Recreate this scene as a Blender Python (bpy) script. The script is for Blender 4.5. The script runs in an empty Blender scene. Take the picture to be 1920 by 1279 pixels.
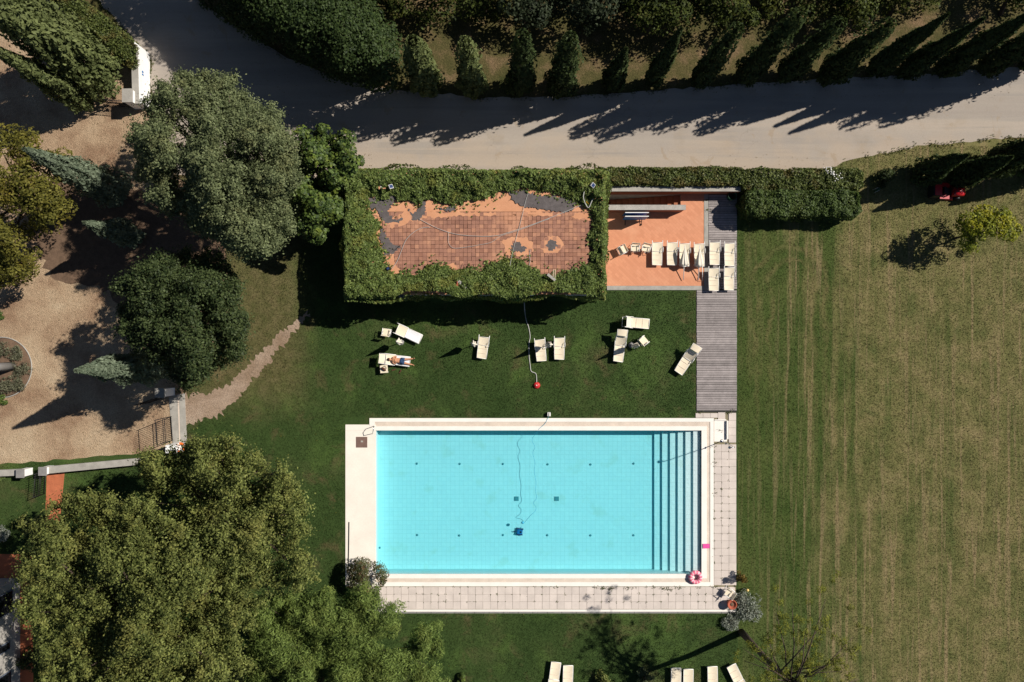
import bpy, math, random
import numpy as np
from mathutils import Vector, Matrix

# ------------------------------------------------------------------ camera, sky, sun, exposure
S, HC = 28.0, 48.0                      # photo pixels per metre on the ground, camera height
scene = bpy.context.scene
COL = scene.collection
cam_d = bpy.data.cameras.new('camera'); cam = bpy.data.objects.new('camera', cam_d); COL.objects.link(cam)
cam.location = (0, -0.018, HC); cam.rotation_euler = (0, 0, 0)
cam_d.sensor_width = 36; cam_d.lens = 36 * HC / (1920 / S); cam_d.clip_end = 2000; cam_d.clip_start = 0.5
scene.camera = cam
SUN_EL, SUN_SLOPE = math.radians(42.5), 0.41
SUN_AZ = math.atan2(SUN_SLOPE, 1.0)                     # sun stands to the right and a little up in the photo
world = bpy.data.worlds.new('World'); scene.world = world; world.use_nodes = True
wn = world.node_tree; sky = wn.nodes.new('ShaderNodeTexSky'); sky.sky_type = 'NISHITA'; sky.sun_disc = False
sky.altitude = 600; sky.air_density = .75; sky.dust_density = .25; sky.sun_elevation = SUN_EL; sky.sun_rotation = math.pi / 2 - SUN_AZ
wn.links.new(sky.outputs[0], wn.nodes['Background'].inputs[0]); wn.nodes['Background'].inputs[1].default_value = 0.05
sd = bpy.data.lights.new('sun', 'SUN'); sd.energy = 5.0; sd.angle = math.radians(0.5); sd.color = (1.0, 0.945, 0.86)
sun = bpy.data.objects.new('sun', sd); COL.objects.link(sun)
sdir = Vector((math.cos(SUN_EL) * math.cos(SUN_AZ), math.cos(SUN_EL) * math.sin(SUN_AZ), math.sin(SUN_EL)))
sun.rotation_euler = sdir.to_track_quat('Z', 'Y').to_euler(); sun.location = sdir * 80
vs = scene.view_settings; vs.view_transform = 'Standard'; vs.look = 'None'; vs.exposure = 0.28; vs.gamma = 1.0
vs.use_curve_mapping = False
scene.cycles.max_bounces = 5; scene.cycles.diffuse_bounces = 2; scene.cycles.transparent_max_bounces = 12
scene.cycles.transmission_bounces = 3

random.seed(7)
RNG = np.random.default_rng(11)

def W(px, py, z=0.0):
    """world point at height z whose position the photo shows at pixel px, py"""
    f = (HC - z) / HC
    return Vector(((px - 960) / S * f, (640 - py) / S * f, z))
def G(px, py):
    p = W(px, py); return (p.x, p.y)

# ------------------------------------------------------------------ materials
def nodes_of(name):
    m = bpy.data.materials.new(name); m.use_nodes = True
    nt = m.node_tree; b = nt.nodes['Principled BSDF']
    return m, nt, b
def N(nt, t, **kw):
    n = nt.nodes.new(t)
    for k, v in kw.items(): setattr(n, k, v)
    return n
def noise(nt, scale, detail=3, rough=.55, vec=None, dist=0):
    n = N(nt, 'ShaderNodeTexNoise'); n.inputs['Scale'].default_value = scale; n.inputs['Detail'].default_value = detail
    n.inputs['Roughness'].default_value = rough; n.inputs['Distortion'].default_value = dist
    if vec is None:
        g = N(nt, 'ShaderNodeNewGeometry'); vec = g.outputs['Position']
    nt.links.new(vec, n.inputs['Vector']); return n.outputs['Fac']
def ramp(nt, fac, stops):
    r = N(nt, 'ShaderNodeValToRGB'); e = r.color_ramp.elements
    while len(e) < len(stops): e.new(.5)
    for i, (p, c) in enumerate(stops):
        e[i].position = p; e[i].color = (*c, 1) if len(c) == 3 else c
    nt.links.new(fac, r.inputs[0]); return r.outputs[0]
def mix(nt, fac, a, b, blend='MIX'):
    m = N(nt, 'ShaderNodeMix', data_type='RGBA', blend_type=blend)
    def put(i, v):
        if isinstance(v, (tuple, list)): m.inputs[i].default_value = (*v, 1)
        elif isinstance(v, float): m.inputs[i].default_value = v
        else: nt.links.new(v, m.inputs[i])
    put(0, fac); put(6, a); put(7, b); return m.outputs[2]
def math_n(nt, op, a, b=None):
    m = N(nt, 'ShaderNodeMath', operation=op)
    for i, v in enumerate((a, b)):
        if v is None: continue
        if isinstance(v, (int, float)): m.inputs[i].default_value = v
        else: nt.links.new(v, m.inputs[i])
    return m.outputs[0]
def smooth(nt, v, lo, hi, a=0.0, b=1.0):
    m = N(nt, 'ShaderNodeMapRange', interpolation_type='SMOOTHSTEP')
    nt.links.new(v, m.inputs[0])
    for i, x in enumerate((lo, hi, a, b)): m.inputs[i + 1].default_value = x
    return m.outputs[0]
def bump(nt, b, h, strength=.4, dist=.03):
    n = N(nt, 'ShaderNodeBump'); n.inputs['Strength'].default_value = strength; n.inputs['Distance'].default_value = dist
    nt.links.new(h, n.inputs['Height']); nt.links.new(n.outputs[0], b.inputs['Normal'])
def sc(c, k): return tuple(min(1, x * k) for x in c)
def mat(name, c, rough=.8, var=.25, scale=3.0, fine=40.0, spec=.25, metal=0.0, per_object=0.0, bmp=.2, island=0.0):
    m, nt, b = nodes_of(name)
    f = noise(nt, scale, 4)
    col = ramp(nt, f, [(.3, sc(c, 1 - var)), (.7, sc(c, 1 + var))])
    f2 = noise(nt, fine, 3)
    col = mix(nt, var * 1.2, col, ramp(nt, f2, [(.3, sc(c, .5)), (.7, sc(c, 1.45))]))
    if per_object or island:
        if per_object: rnd = N(nt, 'ShaderNodeObjectInfo').outputs['Random']
        else: rnd = N(nt, 'ShaderNodeNewGeometry').outputs['Random Per Island']
        k = per_object or island
        v = smooth(nt, rnd, 0, 1, 1 - k, 1 + k)
        cc = N(nt, 'ShaderNodeCombineColor')
        for i in range(3): nt.links.new(v, cc.inputs[i])
        col = mix(nt, 1.0, col, cc.outputs[0], 'MULTIPLY')
    nt.links.new(col, b.inputs['Base Color'])
    b.inputs['Roughness'].default_value = rough; b.inputs['Metallic'].default_value = metal
    b.inputs['Specular IOR Level'].default_value = spec
    if bmp: bump(nt, b, f2, bmp, .02)
    return m
def leaf_mat(name, dark, light, tint=None, tint_amt=.5, trans=.28, scale=.6, rough=.55, spec=.25):
    m, nt, b = nodes_of(name)
    a = N(nt, 'ShaderNodeAttribute', attribute_name='v')
    col = ramp(nt, a.outputs['Fac'], [(0, dark), (.75, light), (1, sc(light, 1.35))])
    if tint:
        f = noise(nt, scale, 3)
        f = smooth(nt, f, .48, .68, 0, tint_amt)
        f = math_n(nt, 'MULTIPLY', f, smooth(nt, a.outputs['Fac'], .1, .9, .35, 1))
        col = mix(nt, f, col, tint)
    nt.links.new(col, b.inputs['Base Color']); b.inputs['Roughness'].default_value = rough
    b.inputs['Specular IOR Level'].default_value = spec
    t = N(nt, 'ShaderNodeBsdfTranslucent'); nt.links.new(mix(nt, .5, col, mix(nt, 1.0, col, (1.0, 1.1, .5), 'MULTIPLY')), t.inputs[0])
    ms = N(nt, 'ShaderNodeMixShader'); ms.inputs[0].default_value = trans
    nt.links.new(b.outputs[0], ms.inputs[1]); nt.links.new(t.outputs[0], ms.inputs[2])
    nt.links.new(ms.outputs[0], nt.nodes['Material Output'].inputs[0])
    return m

MT = {}
MT['white'] = mat('white_paint', (.80, .78, .74), .45, .04, 2, bmp=0)
MT['cream'] = mat('cream_mesh_fabric', (.76, .655, .49), .8, .05, 3, 60, bmp=.1, per_object=.05)
MT['canvas'] = mat('parasol_canvas', (.74, .67, .56), .85, .06, 4, 30)
MT['towel'] = mat('white_towel', (.80, .80, .82), .95, .03, 4, 60, bmp=.5)
MT['concrete'] = mat('concrete', (.33, .31, .275), .9, .2, 2, 25)
MT['concrete_d'] = mat('dark_concrete', (.22, .21, .2), .9, .2, 2, 25)
MT['grey_wall'] = mat('weathered_wall', (.36, .335, .30), .9, .2, 2.5, 20)
MT['plaster'] = mat('white_plaster', (.80, .79, .77), .9, .05, 1.5, 20)
MT['coping'] = mat('pale_stone', (.80, .75, .68), .8, .05, 1.2, 14, bmp=.1)
MT['slab'] = mat('pale_slab', (.78, .71, .62), .85, .06, .8, 12, bmp=.1)
MT['gutter'] = mat('beige_grate', (.62, .52, .43), .9, .12, 1.5, 18)
MT['paver'] = mat('concrete_paver', (.58, .505, .45), .9, .10, 1.2, 22, per_object=.05)
MT['mortar'] = mat('mossy_joint', (.22, .19, .12), .95, .4, 2, 14)
MT['deckwood'] = mat('grey_wood', (.285, .25, .24), .85, .2, 2, 12, per_object=.16)
MT['joist'] = mat('dark_joist', (.035, .033, .03), .9, .3)
MT['terra_wall'] = mat('terracotta_paint', (.33, .125, .065), .85, .1)
MT['brickpath'] = mat('red_brick_path', (.42, .13, .06), .9, .2, 3, 20)
MT['iron'] = mat('black_iron', (.015, .015, .017), .5, .2)
MT['chrome'] = mat('steel', (.45, .46, .48), .25, .05, metal=1.0, bmp=0)
MT['black'] = mat('black_plastic', (.012, .012, .013), .5, .2)
MT['red'] = mat('red_paint', (.42, .012, .016), .25, .1, spec=.5, bmp=0)
MT['redplastic'] = mat('red_plastic', (.5, .03, .03), .4, .1, bmp=0)
MT['orange'] = mat('orange_plastic', (.75, .14, .02), .5, .1, bmp=0)
MT['yellow'] = mat('yellow_plastic', (.72, .33, .01), .5, .1, bmp=0)
MT['pink'] = mat('pink_vinyl', (.75, .16, .24), .35, .06, bmp=0)
MT['palepink'] = mat('pale_pink_vinyl', (.80, .50, .54), .35, .05, bmp=0)
MT['magenta'] = mat('magenta_cover', (.72, .08, .32), .6, .06, bmp=0)
MT['blue'] = mat('blue_plastic', (.02, .16, .42), .4, .1, bmp=0)
MT['navy'] = mat('navy_cloth', (.02, .05, .12), .8, .2)
MT['glassblue'] = mat('lamp_glass', (.03, .05, .13), .1, .1, spec=.6, bmp=0)
MT['cover'] = mat('rusty_cover', (.17, .105, .085), .8, .2, 3, 30)
MT['hose'] = mat('pale_hose', (.46, .45, .42), .6, .1, bmp=0)
MT['bluecable'] = mat('blue_cable', (.05, .35, .52), .6, .1, bmp=0)
MT['bark'] = mat('bark', (.07, .05, .037), .95, .35, 4, 14, bmp=.8)
MT['pinebark'] = mat('pine_bark', (.085, .06, .045), .95, .4, 4, 12, bmp=.8)
MT['skin'] = mat('skin', (.52, .25, .14), .55, .08, 8, bmp=0)
MT['hair'] = mat('brown_hair', (.05, .022, .012), .6, .2)
MT['leather'] = mat('brown_leather', (.09, .035, .02), .6, .2)
MT['terracotta'] = mat('terracotta_pot', (.36, .09, .05), .8, .15)
MT['drain'] = mat('pool_grate', (.10, .26, .30), .7, .1)
MT['yellowlamp'] = mat('garden_lamp_cap', (.8, .55, .2), .5, .1, bmp=0)
MT['greenplastic'] = mat('green_plastic', (.01, .06, .03), .5, .1, bmp=0)
MT['slate'] = mat('dark_slate_blue', (.11, .13, .17), .7, .15)  # darkened in place of the oak's shade on the house roof
MT['glassdark'] = mat('dark_glass', (.01, .011, .013), .15, .1, spec=.5, bmp=0)
MT['wood'] = mat('pale_timber', (.52, .42, .30), .8, .2)
MT['soil'] = mat('brown_soil', (.13, .083, .054), .95, .3, 3, 14, bmp=.6)
MT['joint'] = mat('dark_tile_joint', (.11, .055, .04), .95, .4, 2, 20)
MT['bitumen'] = mat('worn_bitumen', (.11, .095, .092), .95, .3, 4, 30, bmp=.4)
MT['core'] = mat('light_block_dark', (.018, .02, .01), .95, .4)  # near-black fill of the solid cores added inside hedges to block light

def pool_tile():
    m, nt, b = nodes_of('pool_mosaic')
    g = N(nt, 'ShaderNodeNewGeometry').outputs['Position']
    br = N(nt, 'ShaderNodeTexBrick'); nt.links.new(g, br.inputs['Vector']); br.offset = 0; br.squash = 1
    br.inputs['Scale'].default_value = 1.0
    for k, v in (('Brick Width', .30), ('Row Height', .30), ('Mortar Size', .012), ('Bias', 0)): br.inputs[k].default_value = v
    br.inputs['Color1'].default_value = (.82, .85, .86, 1); br.inputs['Color2'].default_value = (.78, .82, .84, 1)
    br.inputs['Mortar'].default_value = (.66, .72, .72, 1)
    st = smooth(nt, noise(nt, .8, 4), .56, .72, 0, .22)
    nt.links.new(mix(nt, st, br.outputs[0], (.55, .55, .35)), b.inputs['Base Color']); b.inputs['Roughness'].default_value = .5
    return m
MT['pool'] = pool_tile()
def water_mat():
    m, nt, b = nodes_of('pool_water'); nt.nodes.remove(b)
    tr = N(nt, 'ShaderNodeBsdfTransparent'); gl = N(nt, 'ShaderNodeBsdfGlossy'); gl.inputs['Roughness'].default_value = .08
    fr = N(nt, 'ShaderNodeFresnel'); fr.inputs[0].default_value = 1.33
    bp = N(nt, 'ShaderNodeBump'); bp.inputs['Strength'].default_value = .10; bp.inputs['Distance'].default_value = .02
    nt.links.new(noise(nt, 5, 3), bp.inputs['Height'])
    nt.links.new(bp.outputs[0], gl.inputs['Normal']); nt.links.new(bp.outputs[0], fr.inputs['Normal'])
    ms = N(nt, 'ShaderNodeMixShader'); nt.links.new(fr.outputs[0], ms.inputs[0]); nt.links.new(tr.outputs[0], ms.inputs[1]); nt.links.new(gl.outputs[0], ms.inputs[2])
    o = nt.nodes['Material Output']; nt.links.new(ms.outputs[0], o.inputs['Surface'])
    va = N(nt, 'ShaderNodeVolumeAbsorption'); va.inputs['Color'].default_value = (0.0, .90, .975, 1); va.inputs['Density'].default_value = .47
    nt.links.new(va.outputs[0], o.inputs['Volume']); return m
MT['water'] = water_mat()
def pos_xy(nt):
    g = N(nt, 'ShaderNodeNewGeometry').outputs['Position']
    s = N(nt, 'ShaderNodeSeparateXYZ'); nt.links.new(g, s.inputs[0]); return g, s.outputs[0], s.outputs[1]
def vscale(nt, g, v):
    m = N(nt, 'ShaderNodeVectorMath', operation='MULTIPLY'); nt.links.new(g, m.inputs[0]); m.inputs[1].default_value = v; return m.outputs[0]
def lawn_mat(name, blade):
    m, nt, b = nodes_of(name); g, x, y = pos_xy(nt)
    col = ramp(nt, noise(nt, .28, 5, .6), [(.3, (.024, .044, .010)), (.55, (.036, .058, .014)), (.75, (.060, .070, .022))])
    col = mix(nt, smooth(nt, noise(nt, .33, 5, .6, dist=.6), .5, .68, 0, .75), col, (.058, .094, .020))
    br = smooth(nt, noise(nt, .45, 5, .65, dist=.4), .53, .72, 0, .6)
    col = mix(nt, br, col, (.105, .075, .034))
    left = math_n(nt, 'MULTIPLY', smooth(nt, x, -12.5, -15.5, 0, .75), smooth(nt, y, -6, -2, 0, 1))
    col = mix(nt, left, col, ramp(nt, noise(nt, 1.6, 4), [(.35, (.085, .075, .026)), (.7, (.15, .115, .05))]))
    f2 = noise(nt, 9, 4, .7)
    col = mix(nt, .55, col, mix(nt, 1.0, col, ramp(nt, f2, [(.3, (.35, .35, .35)), (.7, (1, 1, 1))]), 'MULTIPLY'))
    rnd = N(nt, 'ShaderNodeNewGeometry').outputs['Random Per Island']
    k = ramp(nt, rnd, [(0, (.6, .6, .6)), (.8, (1, 1, 1)), (1, (1, .95, .8))])
    if blade: col = mix(nt, 1.0, col, k, 'MULTIPLY')
    nt.links.new(mix(nt, 1.0, col, (1.42, 1.45, 1.62), 'MULTIPLY'), b.inputs['Base Color'])
    b.inputs['Roughness'].default_value = .9; b.inputs['Specular IOR Level'].default_value = .1
    bump(nt, b, noise(nt, 14, 4, .7), .8, .06); return m
MT['lawn'] = lawn_mat('lawn_grass', False); MT['lawn_blade'] = lawn_mat('lawn_grass_blades', True)
def field_mat(name, blade):
    m, nt, b = nodes_of(name); g, x, y = pos_xy(nt)
    st = noise(nt, 1.0, 4, .6, vscale(nt, g, (1.0, .05, 1)), dist=.9)
    st2 = noise(nt, 1.0, 4, .65, vscale(nt, g, (3.0, .10, 1)), dist=.6)
    green = ramp(nt, noise(nt, .5, 4), [(.3, (.030, .050, .013)), (.7, (.052, .068, .021))])
    dry = ramp(nt, noise(nt, .7, 5, .65), [(.28, (.058, .066, .024)), (.5, (.098, .094, .040)), (.72, (.150, .124, .066))])
    gx = smooth(nt, x, 14.5, 29.0, -.42, .62)
    f = math_n(nt, 'ADD', gx, smooth(nt, st, .30, .70, -.12, .62))
    f = math_n(nt, 'ADD', f, smooth(nt, noise(nt, .22, 3), .3, .7, -.25, .2))
    f = math_n(nt, 'ADD', f, smooth(nt, y, 2, 13, 0, .22))
    col = mix(nt, smooth(nt, f, -.05, .85), green, dry)
    col = mix(nt, math_n(nt, 'MULTIPLY', smooth(nt, st2, .50, .70, 0, .8), smooth(nt, x, 15.5, 20.5, .25, 1)), col, (.165, .128, .076))
    col = mix(nt, smooth(nt, noise(nt, .9, 4), .58, .75, 0, .5), col, (.05, .068, .024))
    # turning loop left by the mower
    dx = math_n(nt, 'ADD', x, -18.7); dy = math_n(nt, 'MAXIMUM', math_n(nt, 'ADD', y, -4.0), 0.0)
    dist = math_n(nt, 'SQRT', math_n(nt, 'ADD', math_n(nt, 'MULTIPLY', dx, dx), math_n(nt, 'MULTIPLY', dy, dy)))
    dist = math_n(nt, 'ADD', dist, smooth(nt, noise(nt, .6, 3), .3, .7, -.25, .25))
    fade = math_n(nt, 'MULTIPLY', smooth(nt, y, -9, 2, 0, .5), smooth(nt, noise(nt, .7, 4), .35, .6, .3, 1))
    for rr_, wd in ((1.45, .3), (2.35, .28)):
        pk = smooth(nt, math_n(nt, 'ABSOLUTE', math_n(nt, 'ADD', dist, -rr_)), 0, wd, 1, 0)
        col = mix(nt, math_n(nt, 'MULTIPLY', pk, fade), col, (.118, .098, .048))
    f2 = noise(nt, 8, 4, .75)
    col = mix(nt, .7, col, mix(nt, 1.0, col, ramp(nt, f2, [(.3, (.55, .55, .52)), (.7, (1.12, 1.1, 1.08))]), 'MULTIPLY'))
    rnd = N(nt, 'ShaderNodeNewGeometry').outputs['Random Per Island']
    if blade: col = mix(nt, 1.0, col, ramp(nt, rnd, [(0, (.6, .62, .55)), (.8, (1, 1, 1)), (1, (1.0, .95, .85))]), 'MULTIPLY')
    nt.links.new(mix(nt, 1.0, col, (1.68, 1.64, 1.5), 'MULTIPLY'), b.inputs['Base Color'])
    b.inputs['Roughness'].default_value = .95; b.inputs['Specular IOR Level'].default_value = .1
    bump(nt, b, noise(nt, 12, 4, .7), .6, .05); return m
MT['field'] = field_mat('dry_meadow', False); MT['field_blade'] = field_mat('dry_meadow_blades', True)
def ground_mat():
    m, nt, b = nodes_of('dry_bank'); 
    col = ramp(nt, noise(nt, .5, 5, .65), [(.3, (.055, .06, .02)), (.5, (.10, .085, .035)), (.7, (.22, .145, .085))])
    col = mix(nt, .6, col, mix(nt, 1.0, col, ramp(nt, noise(nt, 8, 4, .75), [(.3, (.3, .3, .3)), (.7, (1.2, 1.2, 1.1))]), 'MULTIPLY'))
    nt.links.new(col, b.inputs['Base Color']); b.inputs['Roughness'].default_value = .95; b.inputs['Specular IOR Level'].default_value = .1
    bump(nt, b, noise(nt, 10, 4, .7), .9, .08); return m
MT['ground'] = ground_mat()
def gravel_mat(name, a, c, e, s=22):
    m, nt, b = nodes_of(name)
    col = ramp(nt, noise(nt, .35, 5, .6), [(.3, a), (.52, c), (.72, e)])
    vo = N(nt, 'ShaderNodeTexVoronoi'); vo.inputs['Scale'].default_value = s; g = N(nt, 'ShaderNodeNewGeometry'); nt.links.new(g.outputs['Position'], vo.inputs['Vector'])
    col = mix(nt, .45, col, mix(nt, 1.0, col, ramp(nt, vo.outputs['Color'], [(.1, (.35, .33, .3)), (.9, (1.35, 1.3, 1.25))]), 'MULTIPLY'))
    nt.links.new(col, b.inputs['Base Color']); b.inputs['Roughness'].default_value = .95; b.inputs['Specular IOR Level'].default_value = .1
    bump(nt, b, vo.outputs['Distance'], .7, .05); return m
MT['gravel'] = gravel_mat('tan_gravel', (.23, .14, .088), (.40, .29, .19), (.48, .375, .255))
MT['path'] = gravel_mat('dirt_path', (.22, .15, .095), (.36, .27, .20), (.44, .35, .27))
def road_mat():
    m, nt, b = nodes_of('worn_asphalt'); g, x, y = pos_xy(nt)
    st = noise(nt, 1.0, 5, .6, vscale(nt, g, (.035, .8, 1)), dist=.3)
    col = ramp(nt, st, [(.3, (.305, .265, .23)), (.55, (.365, .315, .265)), (.72, (.41, .34, .275))])
    col = mix(nt, smooth(nt, noise(nt, .5, 5, .65), .52, .75, 0, .5), col, (.30, .235, .165))
    dust = smooth(nt, math_n(nt, 'ADD', y, smooth(nt, noise(nt, .35, 4), .3, .7, -1.6, 1.6)), 14.4, 11.6, 0, .6)
    col = mix(nt, dust, col, (.40, .32, .245))
    trk = math_n(nt, 'MULTIPLY', smooth(nt, noise(nt, 1.0, 4, .6, vscale(nt, g, (.05, 1.6, 1)), dist=.5), .5, .64, 0, .55), smooth(nt, noise(nt, .25, 3), .35, .6, .2, 1))
    col = mix(nt, trk, col, (.27, .245, .22))
    col = mix(nt, smooth(nt, noise(nt, .55, 5, .7, dist=.8), .60, .66, 0, .5), col, (.31, .235, .16))
    vo = N(nt, 'ShaderNodeTexVoronoi', feature='DISTANCE_TO_EDGE'); vo.inputs['Scale'].default_value = .22
    nt.links.new(vscale(nt, g, (1, .7, 1)), vo.inputs['Vector'])
    dn = N(nt, 'ShaderNodeTexNoise'); dn.inputs['Scale'].default_value = 1.2; dn.inputs['Detail'].default_value = 5
    nt.links.new(g, dn.inputs['Vector'])
    av = N(nt, 'ShaderNodeVectorMath', operation='ADD'); nt.links.new(g, av.inputs[0]); nt.links.new(vscale(nt, dn.outputs['Color'], (1.6, 1.6, 0)), av.inputs[1]); nt.links.new(av.outputs[0], vo.inputs['Vector'])
    cr = math_n(nt, 'MULTIPLY', smooth(nt, vo.outputs['Distance'], .0, .004, .42, 0), smooth(nt, noise(nt, .3, 3), .45, .6))
    col = mix(nt, cr, col, (.13, .11, .09))
    col = mix(nt, .22, col, mix(nt, 1.0, col, ramp(nt, noise(nt, 25, 3, .7), [(.3, (.4, .4, .4)), (.7, (1.4, 1.4, 1.4))]), 'MULTIPLY'))
    nt.links.new(col, b.inputs['Base Color']); b.inputs['Roughness'].default_value = .95; b.inputs['Specular IOR Level'].default_value = .1
    bump(nt, b, noise(nt, 30, 3), .2, .02); return m
MT['road'] = road_mat()
def terrace_mat():
    m, nt, b = nodes_of('terracotta_paving'); g = N(nt, 'ShaderNodeNewGeometry').outputs['Position']
    mp = N(nt, 'ShaderNodeMapping'); mp.inputs['Rotation'].default_value = (0, 0, math.radians(45)); nt.links.new(g, mp.inputs['Vector'])
    br = N(nt, 'ShaderNodeTexBrick'); nt.links.new(mp.outputs[0], br.inputs['Vector']); br.inputs['Scale'].default_value = 1
    for k, v in (('Brick Width', .34), ('Row Height', .17), ('Mortar Size', .006), ('Bias', 0)): br.inputs[k].default_value = v
    br.inputs['Color1'].default_value = (.53, .22, .115, 1); br.inputs['Color2'].default_value = (.60, .26, .14, 1); br.inputs['Mortar'].default_value = (.50, .21, .11, 1)
    col = mix(nt, smooth(nt, noise(nt, .7, 5), .5, .72, 0, .45), br.outputs[0], (.66, .33, .19))
    nt.links.new(col, b.inputs['Base Color']); b.inputs['Roughness'].default_value = .85; return m
MT['terrace'] = terrace_mat()
def rooftile_mat(name, isl):
    m, nt, b = nodes_of(name)
    wash = smooth(nt, noise(nt, .42, 5, .62, dist=.5), .46, .72)
    dirty = ramp(nt, noise(nt, 2.2, 4), [(.3, (.25, .125, .09)), (.7, (.37, .185, .125))])
    orange = ramp(nt, noise(nt, 1.2, 4), [(.3, (.46, .22, .13)), (.7, (.55, .285, .175))])
    col = mix(nt, wash, dirty, orange)
    if isl:
        rnd = N(nt, 'ShaderNodeNewGeometry').outputs['Random Per Island']
        col = mix(nt, smooth(nt, rnd, .72, .95, 0, .6), col, orange)
        col = mix(nt, smooth(nt, rnd, .25, .05, 0, .45), col, (.22, .10, .065))
    col = mix(nt, .3, col, mix(nt, 1.0, col, ramp(nt, noise(nt, 18, 3, .7), [(.3, (.4, .4, .4)), (.7, (1.4, 1.4, 1.4))]), 'MULTIPLY'))
    nt.links.new(col, b.inputs['Base Color']); b.inputs['Roughness'].default_value = .95; b.inputs['Specular IOR Level'].default_value = .1
    bump(nt, b, noise(nt, 25, 3), .3, .02); return m
MT['rooftile'] = rooftile_mat('roof_tile', True)
def roofbase_mat():
    m, nt, b = nodes_of('roof_screed')
    col = ramp(nt, noise(nt, 1.0, 4), [(.3, (.52, .24, .125)), (.7, (.62, .31, .17))])
    col = mix(nt, .25, col, mix(nt, 1.0, col, ramp(nt, noise(nt, 18, 3, .7), [(.3, (.4, .4, .4)), (.7, (1.4, 1.4, 1.4))]), 'MULTIPLY'))
    nt.links.new(col, b.inputs['Base Color']); b.inputs['Roughness'].default_value = .95; return m
MT['roofbase'] = roofbase_mat()

L = {}
L['ivy'] = leaf_mat('ivy_leaf', (.05, .08, .018), (.165, .215, .058), (.24, .22, .045), .6, scale=.9, spec=.2)
L['hedge'] = leaf_mat('hedge_leaf', (.035, .06, .016), (.105, .15, .04), (.16, .15, .03), .35, scale=.5)
L['hedge_red'] = leaf_mat('mixed_hedge_leaf', (.045, .066, .016), (.13, .155, .042), (.20, .12, .045), .6, scale=1.2)
L['ash'] = leaf_mat('grey_green_leaf', (.06, .078, .034), (.165, .19, .09), (.17, .145, .05), .4, scale=.5, spec=.1)
L['fig'] = leaf_mat('bright_leaf', (.012, .028, .007), (.08, .12, .025), (.17, .21, .03), .75, scale=1.5, trans=.15)
L['holm'] = leaf_mat('dark_oak_leaf', (.016, .03, .010), (.068, .09, .032), None, spec=.15)
L['oak'] = leaf_mat('oak_leaf', (.036, .052, .013), (.18, .20, .056), (.24, .215, .06), .55, scale=.5, spec=.1)
L['pine'] = leaf_mat('pine_needles', (.045, .075, .016), (.165, .22, .055), (.2, .21, .05), .4, scale=.8, spec=.1)
L['pine_thin'] = leaf_mat('thin_pine_needles', (.08, .095, .012), (.19, .195, .03), None, spec=.1)
L['yellow'] = leaf_mat('turning_leaf', (.05, .052, .010), (.155, .145, .03), (.19, .13, .02), .5, scale=.9, spec=.1)
L['lime'] = leaf_mat('lime_leaf', (.06, .095, .008), (.22, .24, .016), (.34, .30, .012), .85, scale=.45)
L['blue_cyp'] = leaf_mat('blue_cypress_leaf', (.06, .085, .052), (.18, .215, .145), None, spec=.1)
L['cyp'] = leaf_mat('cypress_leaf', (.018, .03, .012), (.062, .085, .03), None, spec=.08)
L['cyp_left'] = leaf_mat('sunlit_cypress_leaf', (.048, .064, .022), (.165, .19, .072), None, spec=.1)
L['wood'] = leaf_mat('woodland_leaf', (.016, .026, .007), (.068, .086, .02), (.13, .125, .022), .5, scale=.5, spec=.1)
L['wood_grey'] = leaf_mat('grey_woodland_leaf', (.014, .022, .011), (.05, .064, .034), None, spec=.1)
L['bay'] = leaf_mat('bay_leaf', (.018, .034, .010), (.055, .082, .024), None, spec=.15)
L['lav'] = leaf_mat('silver_leaf', (.16, .18, .145), (.36, .38, .32), None, scale=1)
L['sage'] = leaf_mat('sage_leaf', (.08, .085, .05), (.19, .19, .12), None)
L['oleander'] = leaf_mat('oleander_leaf', (.035, .045, .015), (.10, .11, .04), (.20, .05, .035), .6, scale=4)
L['broom'] = leaf_mat('dry_shrub_leaf', (.07, .05, .012), (.19, .13, .03), None)
L['weed'] = leaf_mat('weed_leaf', (.05, .06, .015), (.12, .14, .04), None)

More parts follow.
